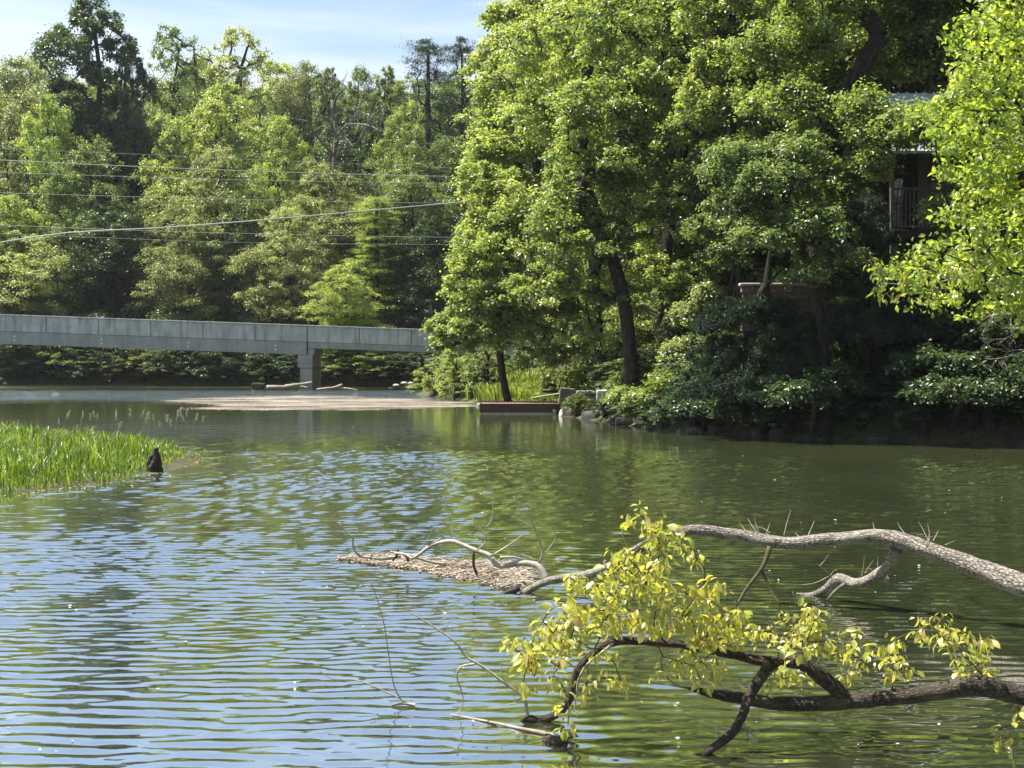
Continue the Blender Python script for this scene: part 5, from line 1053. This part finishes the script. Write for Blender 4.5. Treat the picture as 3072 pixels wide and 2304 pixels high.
# floating log and little dead sprays
def flo(pts): return [W(a, b2) + np.array((0, 0, 0.01)) for a, b2 in pts]
log('floating_log', flo([(1352, 2148), (1464, 2169), (1551, 2188), (1641, 2206), (1696, 2224)]), 0.006, 0.018, 'thin waterlogged branch floating below the arched leafy limb', mat='deadwood', bump=0.3, step=0.03)
log('floating_log', flo([(1640, 2222), (1665, 2230), (1695, 2226)]), 0.04, 0.032, 'short dark broken log end floating under the leafy limb', mat='bark_dark', bump=0.3, step=0.02)
sp_ = W(1235, 2110); sy = thing('dead_spray', 'thin dead twigs sticking up from the open water left of the leafy limb', 'dead branch', sp_); T = Tubes()
for pts_, r in (([(1245, 2112), (1211, 2104), (1182, 2057), (1164, 1952), (1153, 1877), (1131, 1797), (1113, 1750)], 0.006), ([(1220, 2106), (1197, 2094), (1117, 2057), (1063, 2039), (994, 2036), (958, 2010)], 0.006), ([(1245, 2116), (1215, 2110), (1175, 2116)], 0.014), ([(1153, 1860), (1135, 1872), (1118, 1892)], 0.003)):
    pp, tt = catmull([P(a, b2, 10.2) - sp_ for a, b2 in pts_], 0.04); T.add(pp, r * (1 - 0.55 * tt), 6, cap=False)
obj('twig', T.mesh('twig'), M['twig'], sy)

# whorls of drooping leaves
def leaf_model(name, L, wd, bend, fold, seed):
    n = 5; v = []; f = []; prof = (0.05, 0.55, 0.95, 0.8, 0.03)
    for i in range(n):
        t_ = i / (n - 1); x = L * t_ * (1 - 0.12 * bend * t_); z = -bend * L * t_ * t_ * 0.55; ww = wd * prof[i] * 0.5
        v += [(x, ww, z + ww * fold), (x, 0, z), (x, -ww, z + ww * fold)]
    for i in range(n - 1):
        a = i * 3; f += [(a, a + 1, a + 4, a + 3), (a + 1, a + 2, a + 5, a + 4)]
    return np.array(v), f
LM = []
for k in range(6):
    v, f = leaf_model('leaf', 1.0, 0.52 + 0.04 * (k % 3), 0.25 + 0.13 * k, 0.35, k)
    LM.append((mesh_np('leaf', v, faces=f, smooth=True, attrs={'rnd': np.full(len(v), (0.1, 0.45, 0.3, 0.65, 0.86, 0.97)[k])}), v, f)); LM[-1][0].materials.append(M['leaf_fore'])
def whorls(cents, parent, org, limbs, size, rng, nmin=6, nmax=9, limit=300, col=(0.40, 0.40, 0.085), twr=0.0035, mat='leaf_fore', ydep=0.35, stuffname='foliage'):
    """a rosette of leaves at each centre, joined to the wood by thin twigs"""
    cents = [np.array(c, float) for c in cents]; wood_pts = np.concatenate([l[::6] for l in limbs]); T = Tubes()
    left = set(range(len(cents))); nodes = [p for p in wood_pts]; nodes_a = np.array(nodes)
    order = sorted(left, key=lambda i: np.min(np.linalg.norm(wood_pts - cents[i], axis=1)))
    for i in order:
        c = cents[i]; dd = np.linalg.norm(nodes_a - c, axis=1) + 0.6 * np.maximum(0, nodes_a[:, 2] - c[2]); j = int(np.argmin(dd)); p = nodes_a[j]
        mid = (p + c) / 2 + rng.normal(size=3) * 0.12 * np.linalg.norm(c - p) + np.array((0, 0, 0.02)); pp, tt = catmull([p, mid, c], 0.04); T.add(pp, twr * (1.6 - 0.8 * tt), 5, cap=False)
        nodes_a = np.concatenate([nodes_a, [mid, c]])
    obj('leaf_stalks', T.mesh('leaf_stalks'), M['twig_dark'], parent, kind='stuff')
    cnt = 0; sv = []; sf = []; sa = []; nv = 0; allL = []
    for i, c in enumerate(cents):
        n = rng.integers(nmin, nmax + 1); a0 = rng.uniform(0, 6.28); big = rng.uniform(0.8, 1.15)
        for k in range(n):
            allL.append((c, a0 + k * 2.4 + rng.normal() * 0.3, rng.uniform(-0.1, 1.4), size * big * rng.uniform(0.45, 1.2), rng.normal() * 0.7, int(rng.integers(0, 6)) if rng.random() < 0.75 else 0))
    allL.sort(key=lambda q: -q[3])
    from mathutils import Matrix, Euler
    for q, (c, az_, pit, s_, roll, k) in enumerate(allL):
        e = Euler((roll, pit, az_)); off = np.array((math.cos(az_), math.sin(az_), 0)) * 0.012 + rng.normal(size=3) * 0.03
        if q < limit:
            obj('leaf', LM[k][0], None, parent, loc=c + off, rot=e, scale=(s_,) * 3, color=col)
        else:
            R_ = np.array(e.to_matrix()); v = LM[k][1] @ R_.T * s_ + c + off; sv.append(v); sf += [tuple(a + nv for a in g) for g in LM[k][2]]; nv += len(v); sa.append(np.full(len(v), (0.1, 0.45, 0.3, 0.65, 0.86, 0.97)[k]))
    if sv: obj(stuffname, mesh_np(stuffname, np.concatenate(sv), quads=np.array(sf), attrs={'rnd': np.concatenate(sa)}, smooth=True), M[mat], parent, kind='stuff', color=col)
WH = [(1913,1548),(1945,1584),(1961,1613),(1990,1605),(2027,1613),(2043,1645),(1978,1645),(1831,1678),(1868,1670),(1909,1678),(1945,1686),(1982,1702),(1896,1710),(1848,1727),(1949,1735),(1734,1743),(1717,1767),(1758,1775),(1799,1751),(1807,1784),(1856,1767),(1904,1775),(1949,1784),(2002,1775),(2035,1784),(2067,1792),(2108,1775),(2140,1751),(2124,1800),(2051,1824),(1990,1828),(1681,1824),(1693,1849),(1734,1857),(1774,1841),(1823,1841),(1860,1857),(1913,1841),(1758,1881),(1799,1889),(1839,1881),(1961,1889),(2002,1881),(2067,1857),(1616,1893),(1644,1902),(1530,1930),(1563,1934),(1595,1930),(1685,1938),(1742,1930),(1782,1954),(1579,1979),(1612,1987),(1583,2007),(1685,1979),(2116,1857),(2165,1857),(2214,1857),(2238,1889),(2132,1889),(2197,1906),(2100,1922),(2153,1930),(2067,1959),(2043,1995),(2100,1995),(2149,1979),(2157,2020),(1766,2052),(1807,2040),(1848,2048),(1872,2052),(1750,2093),(1685,2060),(1707,2133),(1704,2183),
      (2220,1849),(2269,1897),(2308,1897),(2361,1844),(2414,1830),(2424,1859),(2458,1893),(2385,1897),(2356,1936),(2414,1951),(2342,2009),(2380,2024),(2405,2043),(2317,2062),(2497,1946),(2521,1965),(2569,1912),(2555,1956),(2569,1994),(2540,2028),(2632,1946),(2681,1927),(2623,1985),(2662,1985),(2705,1985),(2676,2024),(2734,2024),(2759,1873),(2763,1912),(2826,1859),(2812,1897),(2836,1927),(2860,1912),(2909,1912),(2885,1956),(2928,1960),(2967,1931),(2870,1985),(2948,1994),(2899,2024),(2967,2019),(3054,2145),(2996,2193),(3035,2217),(3015,2242),(2996,2275),(2967,2295),(3045,2266)]
rg = np.random.default_rng(44)
cents = [Lp(a, b2 - 6, 9.35 + rg.uniform(-0.28, 0.28)) for a, b2 in WH] + [Lp(a + rg.normal() * 26, b2 + 4 + rg.normal() * 20, 9.35 + rg.uniform(-0.3, 0.3)) for a, b2 in WH if a < 2480 and b2 < 2040]
whorls(cents, lo_t, lb_, paths, 0.076, rg, 10, 15)

# ------------------------------------------------------------------ near right tree: bright leaves reaching in from the right
RNG = np.random.default_rng(88)
nb = np.array((8.6, 17.0, gz(8.6, 17.0) - 0.2)); nt_ = thing('tree', 'nearest tree, its bright yellow green leaves reaching in along the right edge', 'tree', nb)
def Rn(px, py, Y): return P(px, py, Y) - nb
edge = [(-200, 2900), (0, 2860), (60, 2830), (150, 2760), (235, 2880), (310, 2850), (335, 2700), (400, 2720), (470, 2760), (560, 2790), (640, 2830), (700, 2860), (760, 2700), (830, 2630), (900, 2700), (960, 2950), (1000, 3060)]
cl = []; rr_ = []
while len(cl) < 440:
    py = RNG.uniform(-250, 985); px = RNG.uniform(2600, 3350); ex = np.interp(py, [e[0] for e in edge], [e[1] for e in edge])
    if px < ex + 25: continue
    if 640 < py < 740 and px < 2900 and RNG.random() < 0.8: continue
    if px < ex + 120 and RNG.random() < 0.35: continue
    cl.append(Rn(px, py, RNG.uniform(14.8, 17.6))); rr_.append(RNG.uniform(0.14, 0.30))
trunkp = [np.array((0, 0, 0.0)), Rn(3500, 1000, 17), Rn(3420, 600, 16.8), Rn(3350, 200, 16.5), Rn(3300, -200, 16.5)]
cl = np.array(cl); rr_ = np.array(rr_)
obj('trunk', wood('trunk', trunkp, cl, 0.13, 0.005, sides=5), M['bark'], nt_)
v, tr, a = clump_leaves(cl, rr_, 46, size=0.082, flat=0.55, aspect=0.62, upw=0.5, spread=1.4, droop=0.5); obj('crown', mesh_np('crown', v, tris=tr, attrs={'rnd': a}), M['leaf_near'], nt_, kind='stuff', color=(0.21, 0.27, 0.055))
T = Tubes()
for s0 in ((3040, 950), (3070, 1000), (3072, 900), (3090, 1060)):
    bare(T, Rn(s0[0] + 40, s0[1] - 30, 15.5), (-0.8, 0, -0.35), 0.5, 0.008, 2, up=-0.05, spread=0.5, nk=4)
tw_([Rn(3140, 640, 15.5), Rn(3000, 690, 15.5), Rn(2900, 690, 15.5)], 0.007, T); tw_([Rn(3180, 700, 15.5), Rn(2980, 790, 15.5), Rn(2800, 850, 15.5), Rn(2640, 850, 15.5)], 0.010, T)
obj('bare_twigs', T.mesh('bare_twigs'), M['twig'], nt_, kind='stuff')
sc = []
for i_ in range(42):
    t_ = RNG.random(); px = 2615 + 330 * t_; py = 850 + RNG.normal() * 35 - 60 * t_ * RNG.random(); sc.append(Rn(px, py, 15.3 + RNG.uniform(-0.2, 0.2)))
whorls(sc, nt_, nb, [catmull([Rn(3180, 700, 15.5), Rn(2980, 790, 15.5), Rn(2800, 850, 15.5), Rn(2640, 850, 15.5)], 0.02)[0]], 0.085, RNG, 5, 8, limit=300, col=(0.16, 0.21, 0.03), mat='leaf_near', stuffname='leaf_spray')


# ------------------------------------------------------------------ faint haze volume added to lift the far shadows
m, t, o = newmat('added_haze'); hv_ = N(t, 'ShaderNodeVolumePrincipled'); hv_.inputs['Color'].default_value = (0.92, 0.95, 1, 1); hv_.inputs['Density'].default_value = 0.00016; hv_.inputs['Anisotropy'].default_value = 0.3
t.links.new(hv_.outputs[0], o.inputs['Volume'])
obj('haze', box_mesh('haze', -1600, 1600, -450, 2500, -4, 75), m, kind='stuff')
dg = 0
for me in bpy.data.meshes: dg += sum(max(0, len(p.vertices) - 2) for p in me.polygons) if len(me.polygons) < 3000 else len(me.loops) - 2 * len(me.polygons)
print('TRIS', dg)
